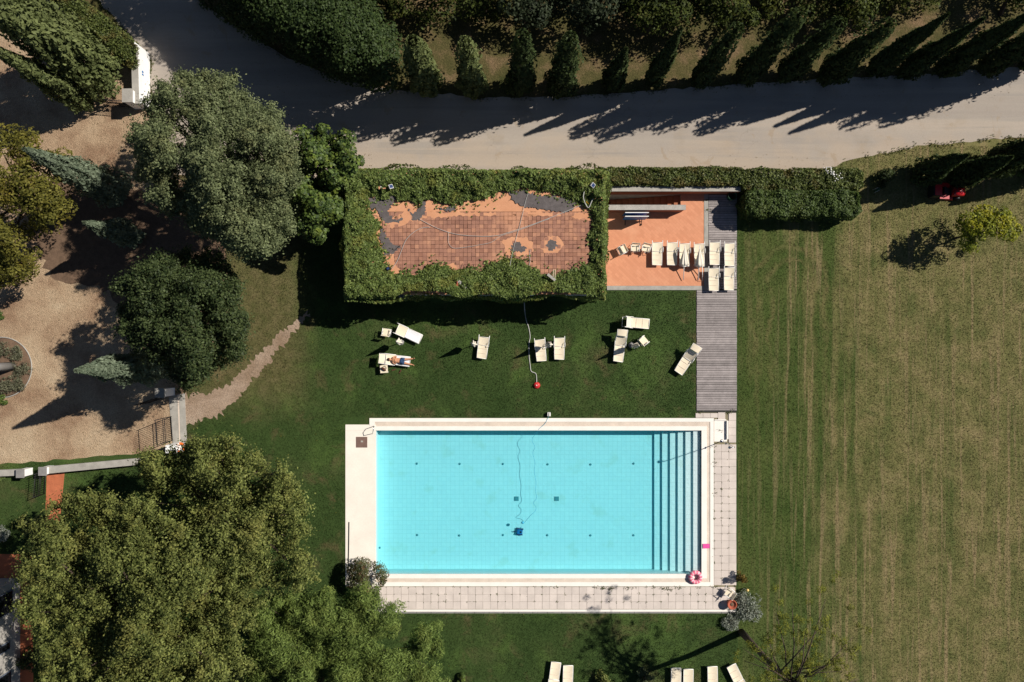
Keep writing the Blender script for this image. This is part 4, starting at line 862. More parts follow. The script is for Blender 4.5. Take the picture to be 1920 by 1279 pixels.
MB().prism([tuple(W(p[0] * .97 + 190 * .03, p[1] * .97 + 50 * .03, HZ)[:2]) for p in hp], .0, HZ - .25).build('light_block_core', MT['core'], hroot)  # added solid filler under the leaves, keeps light from shining through

# ------------------------------------------------------------------ grass blades (uncountable)
def blades(name, label, areas, dens, m, seed, lo, hi, excl, hgt, wid):
    rng = np.random.default_rng(seed); PX = []
    for (a0, a1, b0, b1) in areas:
        n = int((a1 - a0) * (b1 - b0) / (S * S) * dens); PX.append(rng.uniform((a0, b0), (a1, b1), (n, 2)))
    q = np.vstack(PX)
    for e in excl:
        if len(e) == 4 and not hasattr(e[0], '__len__'): k = ~((q[:, 0] > e[0]) & (q[:, 0] < e[1]) & (q[:, 1] > e[2]) & (q[:, 1] < e[3]))
        else: k = ~in_poly(q[:, 0], q[:, 1], e)
        q = q[k]
    n = len(q); x = (q[:, 0] - 960) / S; y = (640 - q[:, 1]) / S; a = rng.uniform(0, 6.28, n); w = wid * rng.uniform(.6, 1.4, n); h = hgt * rng.uniform(.5, 1.4, n); ln = rng.normal(size=(n, 2)) * hgt * .8
    co = np.empty((n, 3, 3)); co[:, 0] = np.stack([x - np.cos(a) * w, y - np.sin(a) * w, 0 * x + .004], 1); co[:, 1] = np.stack([x + np.cos(a) * w, y + np.sin(a) * w, 0 * x + .004], 1); co[:, 2] = np.stack([x + ln[:, 0], y + ln[:, 1], h], 1)
    me = bpy.data.meshes.new(name); me.vertices.add(3 * n); me.vertices.foreach_set('co', co.ravel().astype(np.float32)); me.loops.add(3 * n); me.loops.foreach_set('vertex_index', np.arange(3 * n, dtype=np.int32))
    me.polygons.add(n); me.polygons.foreach_set('loop_start', np.arange(0, 3 * n, 3, dtype=np.int32)); me.update(calc_edges=True); me.materials.append(m)
    o = bpy.data.objects.new(name, me); COL.objects.link(o); return tag(o, label, 'grass', kind='stuff')
EXC = [(646, 1340, 783, 1152), (1303, 1384, 360, 1152), (1118, 1330, 355, 547), (668, 1124, 335, 566), PATH, YARD, (1335, 1384, 770, 1152)]
blades('lawn_blades', 'short mown green grass of the lawn', [(345, 1384, 440, 1290), (-20, 345, 868, 1290)], 280, MT['lawn_blade'], 501, 0, 0, EXC + [(86, 124, 878, 1012), (-20, 66, 1038, 1290)], .06, .021)
blades('meadow_blades', 'rough dry grass of the meadow', [(1384, 1940, 275, 1290)], 330, MT['field_blade'], 502, 0, 0, [ROAD, (1370, 1605, 320, 418)], .05, .019)
# fallen leaves on the lawn
rng = np.random.default_rng(77); q = rng.uniform((370, 600), (1290, 1279), (700, 2)); 
for e in EXC[:5]:
    q = q[~((q[:, 0] > e[0]) & (q[:, 0] < e[1]) & (q[:, 1] > e[2]) & (q[:, 1] < e[3]))] if len(e) == 4 else q[~in_poly(q[:, 0], q[:, 1], e)]
q = q[rng.uniform(size=len(q)) < np.where(q[:, 0] < 640, .9, .25)]
P = np.stack([(q[:, 0] - 960) / S, (640 - q[:, 1]) / S, np.full(len(q), .07)], 1); tag(leaf_obj('fallen_leaves', P, rng.normal(size=P.shape) * .3 + [0, 0, 1], .075, L['yellow'], None, .7), 'small yellow fallen leaves scattered on the lawn', 'leaves', kind='stuff')

# ------------------------------------------------------------------ sun loungers
def lounger_parts():
    d = {}
    f = MB()
    for s_ in (-1, 1): f.tube([(-1.16, s_ * .315, .35), (-.6, s_ * .32, .35), (.62, s_ * .32, .33)], .022, 6)
    f.tube([(-1.16, -.315, .35), (-1.16, .315, .35)], .022, 6); f.tube([(.62, -.32, .33), (.62, .32, .33)], .02, 6); f.tube([(0, -.32, .34), (0, .32, .34)], .018, 6)
    d['frame'] = f.mesh('frame', MT['white'])
    d['leg'] = MB().tube([(0, 0, .35), (.03, 0, .17), (0, 0, 0)], [.02, .02, .022], 6).mesh('leg', MT['white'])
    n = 9; vs = []; fs = []
    def cloth(L0, L1, w, sag, th=.012, nx=8, ny=6):
        vs, fs = [], []
        for t_ in (0, -th):
            for i in range(nx + 1):
                for j in range(ny + 1):
                    u = j / ny * 2 - 1; x = L0 + (L1 - L0) * i / nx; vs.append((x, u * w / 2, t_ - sag * (1 - u * u)))
        k = (nx + 1) * (ny + 1)
        for i in range(nx):
            for j in range(ny):
                a = i * (ny + 1) + j; fs.append((a, a + ny + 1, a + ny + 2, a + 1)); fs.append((k + a + 1, k + a + ny + 2, k + a + ny + 1, k + a))
        return vs, fs
    m = MB(); m.add(*cloth(-1.15, -.02, .61, .03), True); m.v = [(x, y, z + .365) for x, y, z in m.v]; d['seat_cloth'] = m.mesh('seat_cloth', MT['cream'])
    d['seam'] = MB().tube([(0, -.3, 0), (0, -.15, -.018), (0, .15, -.018), (0, .3, 0)], .011, 5).mesh('seam', MT['gutter'])
    m = MB()
    for s_ in (-1, 1): m.tube([(0, s_ * .345, 0), (.74, s_ * .345, 0), (.92, s_ * .345, -.02)], .024, 6)
    m.tube([(.74, -.345, 0), (.74, .345, 0)], .02, 6); m.tube([(0.01, -.345, 0), (0.01, .345, 0)], .018, 6); d['back_frame'] = m.mesh('back_frame', MT['white'])
    m = MB(); m.add(*cloth(.03, .72, .63, .03), True); m.v = [(x, y, z + .012) for x, y, z in m.v]; d['back_cloth'] = m.mesh('back_cloth', MT['cream'])
    m = MB()
    for s_ in (-1, 1): m.tube([(-.1, s_ * .36, .36), (-.05, s_ * .365, .55), (.3, s_ * .365, .56), (.38, s_ * .36, .34)], .018, 6)
    d['armrest'] = m.mesh('armrest', MT['white'])
    m = MB()
    for s_ in (-1, 1): m.tube([(0, s_ * .33, 0), (.46, s_ * .33, 0)], .016, 6)
    m.tube([(.46, -.33, 0), (.46, .33, 0)], .016, 6); m.tube([(0, -.33, 0), (0, .33, 0)], .016, 6); d['shade_frame'] = m.mesh('shade_frame', MT['white'])
    m = MB(); m.add(*cloth(.01, .45, .6, -.03), True); m.v = [(x, y, z + .01) for x, y, z in m.v]; d['sunshade'] = m.mesh('sunshade', MT['cream'])
    m = MB(); m.add(*cloth(-1.12, .02, .60, .028, .02), True); m.v = [(x, y, z + .392 + .004 * math.sin(x * 23 + y * 11)) for x, y, z in m.v]; d['towel'] = m.mesh('towel', MT['towel'])
    return d
LD = lounger_parts()
def part(name, parent, loc=(0, 0, 0), rot=(0, 0, 0), key=None):
    o = bpy.data.objects.new(name, LD[key or name]); COL.objects.link(o); o.parent = parent; o.location = loc; o.rotation_euler = rot; return o
def lounger(label, foot, head, deg, shade=None, group='cream sun loungers', z=0.0, arm=True, k=1.0):
    f = W(*foot, .36 + z); h = W(*head, .5 + z); a = math.atan2(h.y - f.y, h.x - f.x)
    root = empty('sun_lounger', (f.x + math.cos(a) * 1.16 * k, f.y + math.sin(a) * 1.16 * k, z), a, label, 'sun lounger', group); root.scale = (k, 1, 1)
    part('frame', root); part('seat_cloth', root)
    for sx_ in (-.72, -.3): part('seam', root, (sx_, 0, .366))
    for (lx, ly) in ((-1.0, -.31), (-1.0, .31), (.45, -.31), (.45, .31)): part('leg', root, (lx, ly, 0))
    t = math.radians(deg); bf = part('back_frame', root, (0, 0, .37), (0, -t, 0)); part('back_cloth', bf)
    if arm: part('armrest', root)
    if shade is not None:
        sf = part('shade_frame', root, (.74 * math.cos(t) + .05, 0, .40 + .74 * math.sin(t) + .12), (0, -math.radians(shade), 0)); part('sunshade', sf)
    return root
LAWNG, TERG, DECKG, BOTG = 'loungers on the lawn', 'loungers in the row on the terracotta terrace', 'loungers on the wooden deck', 'loungers at the bottom edge'
l1 = lounger('lounger covered with a white towel, leftmost on the lawn', (789, 637.5), (744, 617), 10, None, LAWNG, arm=False, k=.9)
l2 = lounger('lounger with raised sunshade carrying the sunbather, beside the small stool', (768.6, 679.5), (714, 673), 12, 14, LAWNG, arm=False, k=.84)
lounger('lounger right next to the lone parasol left of the white hose', (902.7, 673), (907.9, 631.6), 9, None, LAWNG, k=.75)
lounger('lounger with a dark parasol shadow across it, left of the middle pair', (1015.5, 678), (1011.7, 636), 9, None, LAWNG, k=.75)
lounger('fully sunlit lounger, right of the middle pair', (1048.6, 675), (1049, 632), 9, None, LAWNG, k=.75)
lounger('lounger with raised sunshade standing upright in the photo beside the folding chair', (1158.9, 679), (1166, 618), 30, 8, LAWNG, k=.92)
lounger('lounger lying crosswise at the top of the right lawn group', (1217, 608.5), (1172, 604.5), 55, None, LAWNG)
lounger('slanted lounger with sunshade touching the wooden deck', (1272, 700), (1305, 650), 28, 8, LAWNG, k=.92)
for k, (a, bb) in enumerate(((1232, 498), (1260, 498), (1283.5, 500), (1312, 500.5))):
    lounger(['lounger first from the left in the terrace row, next to the folding chairs', 'lounger second from the left in the terrace row', 'lounger under the left closed parasol in the terrace row', 'lounger under the right closed parasol in the terrace row'][k], (a, bb), (a + random.uniform(-1, 1), bb - 46), 9, None, TERG, k=.78)
for k, (a, bb) in enumerate(((1340, 497.5), (1368, 499.5), (1338.5, 546), (1367, 545))):
    lounger(['upper left lounger of the four on the wooden deck', 'upper right lounger of the four on the wooden deck', 'lower left lounger of the four on the wooden deck', 'lower right lounger of the four on the wooden deck'][k], (a, bb), (a + random.uniform(-1, 1), bb - 46), 9, None, DECKG, z=.058, k=.78)
for k, (f_, h_) in enumerate((((1043, 1243), (1035, 1305)), ((1065.5, 1249), (1064, 1310)), ((1268, 1254), (1268, 1315)), ((1291, 1256), (1291, 1317)), ((1336, 1251), (1338, 1312)), ((1371, 1249), (1399, 1306)))):
    lounger(['leftmost of the loungers cut by the bottom edge', 'lounger second from the left at the bottom edge, half in leaf shade', 'lounger third from the left at the bottom edge', 'lounger fourth from the left at the bottom edge', 'lounger fifth from the left at the bottom edge', 'slanted rightmost lounger at the bottom edge near the pine trunk'][k], f_, h_, 15, None, BOTG, arm=False)
def on_lounger(root, name, key, label, cat):
    o = bpy.data.objects.new(name, LD[key]); COL.objects.link(o); o.location = root.location; o.rotation_euler = root.rotation_euler; o.scale = root.scale; return tag(o, label, cat)
on_lounger(l1, 'towel', 'towel', 'white towel spread over the leftmost lounger', 'towel')
on_lounger(l2, 'towel', 'towel', 'white towel under the sunbather', 'towel')

# ------------------------------------------------------------------ sunbather
def person():
    root = empty('person', l2.location, l2.rotation_euler.z, 'sunbather in navy swim shorts lying on the towelled lounger', 'person')
    Z = .49     # +x is the head end
    J = {'pelvis': (-.36, 0, Z, .135), 'belly': (-.20, .0, Z + .01, .13), 'chest': (.02, 0, Z + .03, .15), 'sho': (.15, 0, Z + .03, .10), 'neck': (.24, 0, Z + .03, .055), 'headb': (.31, 0, Z + .05, .075), 'headt': (.41, .0, Z + .06, .085),
         'shl': (.13, .17, Z + .02, .065), 'ell': (-.06, .27, Z - .02, .045), 'wrl': (-.08, .06, Z + .15, .034), 'shr': (.13, -.17, Z + .02, .065), 'elr': (-.06, -.27, Z - .02, .045), 'wrr': (-.04, -.05, Z + .16, .034),
         'hipl': (-.46, .10, Z, .10), 'knl': (-.86, .14, Z, .062), 'anl': (-1.22, .17, Z - .02, .042), 'tol': (-1.30, .21, Z + .10, .032),
         'hipr': (-.46, -.10, Z, .10), 'knr': (-.86, -.17, Z, .062), 'anr': (-1.20, -.24, Z - .02, .042), 'tor': (-1.28, -.29, Z + .10, .032)}
    E = [('pelvis', 'belly'), ('belly', 'chest'), ('chest', 'sho'), ('sho', 'neck'), ('neck', 'headb'), ('headb', 'headt'), ('sho', 'shl'), ('shl', 'ell'), ('ell', 'wrl'), ('sho', 'shr'), ('shr', 'elr'), ('elr', 'wrr'),
         ('pelvis', 'hipl'), ('hipl', 'knl'), ('knl', 'anl'), ('anl', 'tol'), ('pelvis', 'hipr'), ('hipr', 'knr'), ('knr', 'anr'), ('anr', 'tor')]
    # five fingers on each hand
    for s_, w in ((1, 'wrl'), (-1, 'wrr')):
        x, y, z, r = J[w]; pn = 'palm' + w; J[pn] = (x + .02, y - s_ * .07, z + .0, .03); E.append((w, pn))
        for i in range(4):
            fx = x - .015 + i * .02; a_, c_ = 'f%s%d' % (w, i), 'g%s%d' % (w, i); ln = (.05, .06, .055, .045)[i]
            J[a_] = (fx, y - s_ * (.10 + ln * .5), z - .005, .0095); J[c_] = (fx, y - s_ * (.10 + ln), z - .025, .008); E += [(pn, a_), (a_, c_)]
        J['t' + w] = (x + .06, y - s_ * .085, z, .0105); E.append((pn, 't' + w))
    names = list(J); me = bpy.data.meshes.new('body'); me.from_pydata([J[n][:3] for n in names], [(names.index(a), names.index(b_)) for a, b_ in E], [])
    o = bpy.data.objects.new('body', me); COL.objects.link(o); sk = o.modifiers.new('skin', 'SKIN'); sk.use_smooth_shade = True; o.modifiers.new('sub', 'SUBSURF').levels = 2
    for i, n in enumerate(names):
        r = J[n][3]; k = 1.25 if n in ('chest', 'belly', 'pelvis') else 1.0; me.skin_vertices[0].data[i].radius = (r * k, r)
    me.skin_vertices[0].data[0].use_root = True
    dg = bpy.context.evaluated_depsgraph_get(); nm = bpy.data.meshes.new_from_object(o.evaluated_get(dg)); bpy.data.objects.remove(o); nm.materials.clear(); nm.materials.append(MT['skin']); nm.name = 'body'
    body = bpy.data.objects.new('body', nm); COL.objects.link(body); body.parent = root
    t = MB(); t.ell((-.40, 0, Z + .002), (.15, .205, .152), 14, 8)
    for s_ in (-1, 1): t.tube([(-.40, s_ * .09, Z), (-.52, s_ * .105, Z), (-.64, s_ * .118, Z)], [.125, .115, .10], 12)
    t.build('swim_shorts', MT['navy'], root, local=True)
    h = MB(); h.ell((.425, 0, Z + .045), (.085, .098, .095), 12, 8); h.build('hair', MT['hair'], root, local=True)
    fc = MB(); fc.ell((.355, 0, Z + .148), (.014, .012, .018), 8, 6); fc.ell((.312, 0, Z + .125), (.008, .028, .010), 8, 6)
    for s_ in (-1, 1): fc.ell((.35, s_ * .088, Z + .05), (.028, .014, .02), 8, 6)
    fc.build('face', MT['skin'], root, local=True)
    gl = MB()
    for s_ in (-1, 1): gl.ell((.378, s_ * .034, Z + .135), (.022, .026, .012), 8, 6)
    gl.build('sunglasses', MT['black'], root, local=True)
person()

# ------------------------------------------------------------------ folding chairs, stool, sandals
def chair_parts():
    d = {}
    m = MB()
    for s_ in (-1, 1):
        m.tube([(-.22, s_ * .27, .62), (.24, s_ * .27, .62)], .024, 6)
        m.tube([(-.24, s_ * .26, 0), (.20, s_ * .26, .60)], .017, 6); m.tube([(.22, s_ * .245, 0), (-.18, s_ * .245, .60)], .017, 6); m.tube([(-.2, s_ * .255, .6), (-.27, s_ * .255, .88)], .016, 6)
    m.tube([(-.24, -.26, .02), (-.24, .26, .02)], .014, 6); m.tube([(.22, -.25, .02), (.22, .25, .02)], .014, 6); d['frame'] = m.mesh('frame', MT['white'])
    d['seat'] = MB().box((0, 0, .44), (.44, .49, .016)).mesh('seat', MT['cream']); mm = Matrix.Rotation(math.radians(-14), 4, 'Y'); d['backrest'] = MB().box((-.24, 0, .77), (.016, .51, .22), m=mm).mesh('backrest', MT['cream'])
    return d
CD = chair_parts()
def chair(label, px, py, ang, z=0.0, lying=False):
    p = W(px, py, .45); root = empty('folding_chair', (p.x, p.y, z), math.radians(ang), label, 'chair', 'folding garden chairs')
    for k in ('frame', 'seat', 'backrest'): o = bpy.data.objects.new(k, CD[k]); COL.objects.link(o); o.parent = root
    return root
chair('folding chair at the upper left lawn group, half in shade', 725, 624, 80)
chair('folding chair standing tilted on the right lawn group beside the parasol', 1207, 640, 40)
chair('folding chair nearest the ivy wall on the terracotta terrace', 1166, 470, 208, .032)
chair('middle folding chair of the three on the terracotta terrace', 1190.5, 466, 265, .032)
chair('folding chair next to the first lounger on the terracotta terrace', 1211, 466.5, 255, .032)
chair('folding chair at the lower right corner of the paving by the lavender', 1367, 1112, 145, .045)
p = W(720, 693, .4); stl = empty('stool', (p.x, p.y, 0), math.radians(4), 'square cream stool beside the sunbather holding a bag', 'stool')
MB().box((0, 0, .41), (.50, .52, .03)).build('seat', MT['cream'], stl, local=True)
for (a, bb) in ((-.22, -.23), (.22, -.23), (.22, .23), (-.22, .23)): MB().tube([(a, bb, 0), (a * .95, bb * .95, .4)], .02, 6).build('leg', MT['white'], stl, local=True)
bg = empty('bag', (p.x, p.y, .426), math.radians(-35), 'dark brown bag lying on the square stool', 'bag'); MB().ell((0, 0, .08), (.19, .09, .08), 14, 8).build('body', MT['leather'], bg, local=True); MB().torus((0, .09, .06), .12, .012, 16, 6, 0, math.pi).build('strap', MT['leather'], bg, local=True)
for k, (a, bb, r) in enumerate(((738.5, 694.5, 20), (750.5, 697.5, 60))):
    s0 = W(a, bb); sd_ = empty('sandal', (s0.x, s0.y, .03), math.radians(r), ['brown sandal on the lawn nearer the stool', 'brown sandal on the lawn farther from the stool'][k], 'sandal', 'pair of sandals')
    MB().prism([(-.13, -.04), (-.05, -.035), (.06, -.05), (.13, -.03), (.14, .02), (.06, .05), (-.05, .035), (-.13, .035)], 0, .025).build('sole', MT['leather'], sd_, local=True); MB().torus((.04, 0, .02), .05, .012, 10, 6, 0, math.pi, Matrix.Rotation(math.pi / 2, 4, 'X') @ Matrix.Rotation(0, 4, 'Z')).build('strap', MT['leather'], sd_, local=True)

# ------------------------------------------------------------------ parasols
def folded_canopy(mb, L_, r0, r1, n=40, seed=0, lobes=6, amp=.45):
    rg = np.random.default_rng(seed); vs, fs = [], []; rows = 9; ph = rg.uniform(0, 6)
    for i in range(rows + 1):
        t = i / rows; R = r0 * (1 - t) ** .8 + .02; R = R * (1 - .25 * (t < .05))
        for k in range(n):
            a = 2 * math.pi * k / n; q = 1 + amp * math.sin(a * lobes + t * 2.2 + ph) * (1 - t * .6) + .18 * math.sin(a * 2 + ph); vs.append((R * q * math.cos(a), R * q * math.sin(a), L_ * t + (.09 * math.sin(a * lobes + ph) if i == 0 else 0)))
    for i in range(rows):
        for k in range(n): k2 = (k + 1) % n; fs.append((i * n + k, i * n + k2, (i + 1) * n + k2, (i + 1) * n + k))
    fs.append(tuple(range(n))[::-1]); return vs, fs
PG = 'closed cream parasols on the lawn'
for k, (a, bb, tilt, lab) in enumerate(((745.5, 642.5, (.03, .02), 'closed cream parasol between the two left loungers'), (889, 647, (-.02, .03), 'closed cream parasol beside the lone lounger left of the hose'), (1030, 648, (.0, .02), 'closed cream parasol between the middle pair of loungers'), (1190.5, 648, (.05, -.02), 'closed cream parasol between the folding chair and the upright lounger on the right'))):
    p = W(a, bb, 1.5); r = empty('parasol', (p.x, p.y, 0), 0, lab, 'parasol', PG)
    MB().tube([(0, 0, 0), (tilt[0] * 2.4, tilt[1] * 2.4, 2.45)], .024, 7).build('pole', MT['white'], r, local=True)
    vs_, fs_ = folded_canopy(None, 1.35, .17, .02, seed=k, amp=.38); m = MB().add([(x + tilt[0] * 2, y + tilt[1] * 2, z + 1.02) for x, y, z in vs_], fs_, True); cn = m.build('canopy', MT['canvas'], r, local=True)
    MB().torus((tilt[0] * 1.6, tilt[1] * 1.6, 1.5), .15, .012, 16, 5).build('strap', MT['canvas'], cn, local=True)
    MB().lathe((0, 0, 0), [(.2, 0), (.2, .05), (.05, .08), (.04, .3)], 16).build('base', MT['concrete_d'], r, local=True)
for k, (a, bb, lab) in enumerate(((1283, 485, 'closed parasol laid over the third lounger of the terrace row'), (1311, 485, 'closed bulky parasol laid over the fourth lounger of the terrace row'))):
    top = W(a + 1, 462, .95); bot = W(a - 1.5 if k == 0 else a - 1.5, 526, .14); r = empty('stored_parasol', (bot.x, bot.y, .0), 0, lab, 'parasol', 'closed parasols stored on the terrace')
    d = (top - bot); L_ = d.length; q = d.to_track_quat('Z', 'Y').to_matrix().to_4x4(); M_ = Matrix.Translation(bot - r.location) @ q
    m = MB().tube([M_ @ Vector((0, 0, 0)), M_ @ Vector((0, 0, L_))], .026, 7); m.build('pole', MT['white'], r, local=True)
    vs_, fs_ = folded_canopy(None, 1.15, .27 + .07 * k, .02, seed=20 + k, amp=.22, lobes=7); m = MB().add([M_ @ Vector((x * .9, y * .55, z + 1.0 - .05 * k)) + Vector((0, 0, .06)) for x, y, z in vs_], fs_, True); m.build('canopy', MT['canvas'], r, local=True)
    m = MB().lathe((0, 0, 0), [(.03, 0), (.17, .02), (.17, .04), (.03, .05)], 14); m.v = [tuple(M_ @ Vector((x, y, z + .92))) for x, y, z in m.v]; m.build('hub', MT['white'], r, local=True)
g0, g1 = W(1317, 497, .55), W(1317, 527, .05); tag(MB().tube([g0, g1], .024, 7).build('spare_pole', MT['white']), 'thin white parasol pole leaning at the end of the terrace row', 'pole')

# ------------------------------------------------------------------ folded table-tennis table and bin on the terrace
p = W(1194, 403.5, 1.45); tt = empty('folded_table', (p.x, p.y, .03), 0, 'blue table with white edges folded upright on wheels by the parapet', 'table')
for s_ in (-1, 1):
    t = MB().box((0, s_ * .12, .82), (1.52, .022, 1.30)).build('tabletop', MT['blue'], tt, local=True); MB().box((0, s_ * .12, 1.49), (1.53, .05, .035)).build('white_edge', MT['white'], t, local=True)
u = MB()
for s_ in (-1, 1):
    u.tube([(s_ * .55, -.42, .07), (s_ * .55, 0, .14), (s_ * .55, .42, .07)], .024, 6); u.tube([(s_ * .55, 0, .14), (s_ * .55, 0, .8)], .022, 6)
u.tube([(-.55, 0, .3), (.55, 0, .3)], .02, 6); u.build('undercarriage', MT['black'], tt, local=True)
for (a, bb) in ((-.55, -.42), (.55, -.42), (.55, .42), (-.55, .42)): 
    w_ = MB().lathe((0, 0, 0), [(.065, -.018), (.065, .018)], 12); w_.v = [(z + a, x + bb, y + .066) for x, y, z in w_.v]; w_.build('wheel', MT['black'], tt, local=True)
p = W(1372, 369, .4); bn = empty('bin', (p.x, p.y, .05), 0, 'round dark green bin in the shade at the top of the deck', 'bin'); MB().lathe((0, 0, 0), [(.24, 0), (.29, .55), (.27, .55), (.23, .04)], 18).build('tub', MT['greenplastic'], bn, local=True); MB().torus((0, 0, .56), .285, .02, 20, 6).build('rim', MT['greenplastic'], bn, local=True)
p = W(1131, 471, .6); tag(MB().lathe((p.x, p.y, .03), [(.09, 0), (.1, .5), (.04, .62)], 12).build('blue_canister', MT['navy']), 'small dark blue canister at the ivy edge of the terrace', 'canister')

# ------------------------------------------------------------------ things in and at the pool
r0 = W(974.5, 998, FZ + .15); rb = empty('pool_robot', (r0.x, r0.y, FZ), math.radians(-8), 'blue pool cleaning robot on the pool floor', 'robot')
MB().box((0, 0, .15), (.40, .34, .16), taper=.8).build('body', MT['blue'], rb, local=True)
for s_ in (-1, 1): MB().box((0, s_ * .19, .10), (.44, .07, .18)).build('track', MT['glassblue'], rb, local=True)
MB().lathe((.06, 0, .23), [(.07, 0), (.05, .03)], 10).build('cap', MT['black'], rb, local=True); MB().tube([(-.2, 0, .2), (-.3, -.02, .2), (-.42, -.03, .12)], .03, 6).build('handle', MT['glassblue'], rb, local=True)
def cable(name, label, pts, r, m, cat='cable', smooth_n=6, wob=0.0, seed=1):
    P = [W(*q) for q in pts]; out = []; rg = random.Random(seed)
    for i in range(len(P) - 1):
        a, b_, c_, d_ = P[max(i - 1, 0)], P[i], P[i + 1], P[min(i + 2, len(P) - 1)]
        for k in range(smooth_n):
            t = k / smooth_n; q = .5 * ((2 * b_) + (c_ - a) * t + (2 * a - 5 * b_ + 4 * c_ - d_) * t * t + (3 * b_ - a - 3 * c_ + d_) * t ** 3); out.append(q + Vector((rg.gauss(0, wob), rg.gauss(0, wob), 0)))
    out.append(P[-1]); return tag(MB().tube(out, r, 5).build(name, m), label, cat)
wz = WZ + .005
cable('robot_cable', 'thin blue cable running from the white box to the pool robot', [(1029, 781, .12), (1022, 795, .07), (1010, 806, .07), (1007, 812, wz), (1000, 820, wz), (998, 828, wz), (1003, 840, wz), (999, 850, wz), (1003, 868, wz), (1002, 885, wz), (1005, 905, wz), (1004, 920, wz), (1006, 935, wz), (1000, 944, wz), (1005, 952, wz), (1003, 960, wz), (995, 967, wz), (990, 973, -.6), (980, 985, -1.1), (974, 996, FZ + .3)], .012, MT['bluecable'])
c = W(980, 981, wz); tag(MB().ell((c.x, c.y, WZ), (.11, .10, .07), 10, 6).build('cable_float', MT['bluecable']), 'round blue cable float on the water above the robot', 'float')
p = W(1029.5, 778, .2); bx_ = empty('control_box', (p.x, p.y, 0), 0, 'small white control box on the grass at the pool edge', 'box'); MB().box((0, 0, .14), (.22, .26, .28), taper=.9).build('body', MT['white'], bx_, local=True); MB().box((.0, .0, .30), (.05, .2, .03)).build('handle', MT['concrete'], bx_, local=True)
fp = W(1304, 1083.5, .2); fl = empty('ring_float', (fp.x, fp.y, .06), math.radians(20), 'pink and white inflatable swim ring on the pool corner', 'swim ring')
MB().torus((0, 0, .13), .32, .14, 40, 14).build('ring', MT['pink'], fl, local=True)
for i in range(11):
    a = 2 * math.pi * i / 11; MB().torus((0, 0, .13), .32, .1425, 4, 14, a, a + .2).build('pale_stripe', MT['palepink'], fl, local=True)
p = W(1324, 1025, .08); tag(MB().box((p.x, p.y, .085), (.44, .30, .045), .02).build('kickboard', MT['magenta']), 'bright pink rectangular float board on the pool edge', 'float board')
tag(MB().tube([W(654.5, 980, .075), W(654, 1020, .075), W(653, 1072, .075)], .028, 6).build('pole_on_slab', MT['black']), 'thin dark pole lying along the pale slab left of the pool', 'pole')
# lawn hose and red sprinkler
cable('garden_hose', 'pale garden hose running across the lawn to the red sprinkler', [(983, 566, .5), (984, 585, .03), (987, 603, .04), (991, 614, .04), (994, 632, .04), (992, 645, .04), (992, 668, .04), (994, 685, .04), (996, 697, .04), (1004, 701, .04), (1006, 708, .04), (1006, 722, .1)], .03, MT['hose'], 'hose')
p = W(1006.5, 723.5); sp = empty('sprinkler', (p.x, p.y, 0), 0, 'round red sprinkler base on the lawn at the end of the hose', 'sprinkler'); MB().lathe((0, 0, 0), [(.2, .0), (.23, .05), (.2, .12), (.08, .16), (.05, .16)], 20).build('base', MT['redplastic'], sp, local=True); MB().tube([(0, 0, .15), (-.02, 0, .32), (-.06, .04, .34)], .03, 6).build('nozzle', MT['white'], sp, local=True)
# corner pots and lamps
p = W(1371, 1133, .3); po = empty('plant_pot', (p.x, p.y, .04), 0, 'round terracotta pot at the paving corner below the folding chair', 'pot'); MB().lathe((0, 0, 0), [(.2, 0), (.3, .42), (.32, .42), (.32, .5), (.26, .5), (.24, .4)], 20).build('pot', MT['terracotta'], po, local=True); MB().lathe((0, 0, .38), [(.25, 0), (.01, .04)], 14).build('soil', MT['soil'], po, local=True)
p = W(1401.5, 1107.5, .5); gl = empty('garden_lamp', (p.x, p.y, 0), 0, 'small garden lamp with yellow cap among the lavender', 'lamp'); MB().tube([(0, 0, 0), (0, 0, .5)], .025, 6).build('post', MT['black'], gl, local=True); MB().lathe((0, 0, .5), [(.09, 0), (.09, .06), (.02, .1)], 12).build('cap', MT['yellowlamp'], gl, local=True)

# ------------------------------------------------------------------ things on the pool house roof
def roofthing(name, label, cat, px, py, dz=0.0, rz=0.0): p = W(px, py, RZ + dz); return empty(name, (p.x, p.y, RZ + .04 if dz < .3 else p.z), rz, label, cat)
for k, (a, bb, rz, lab) in enumerate(((735, 354, .4, 'white and blue floodlight at the upper left of the ivy roof'), (1110, 351, -.6, 'blue-faced floodlight at the upper right corner of the ivy roof'))):
    r = roofthing('floodlight', lab, 'floodlight', a, bb, .2, rz); mt = Matrix.Rotation(math.radians(35), 4, 'Y')
    MB().tube([(0, 0, -.02), (0, 0, .45)], .03, 6).build('bracket', MT['white'], r, local=True); MB().box((0, 0, .58), (.27, .25, .10), m=mt).build('housing', MT['white'], r, local=True)
    MB().box(mt @ Vector((.0, 0, .056)) + Vector((0, 0, .58)), (.23, .21, .012), m=mt).build('lens', MT['glassblue'], r, local=True)
r = roofthing('clay_vent', 'small clay vent block in the ivy at the upper left of the roof', 'vent', 718, 354, .2, .1); MB().box((0, 0, .25), (.42, .24, .5)).build('block', MT['roofbase'], r, local=True); MB().box((0, 0, .515), (.16, .12, .03)).build('cap', MT['white'], r, local=True)
p = W(1104, 379, RZ + .3); hc = empty('hose_coil', (p.x, p.y, RZ + .04), 0, 'yellow coiled hose on the right of the roof', 'hose')
MB().torus((0, 0, .12), .14, .045, 24, 8).build('coil', MT['yellow'], hc, local=True); MB().torus((0, 0, .2), .125, .04, 24, 8).build('coil', MT['yellow'], hc, local=True); MB().tube([(0, 0, .0), (0, 0, .2)], .05, 8).build('spool', MT['orange'], hc, local=True)
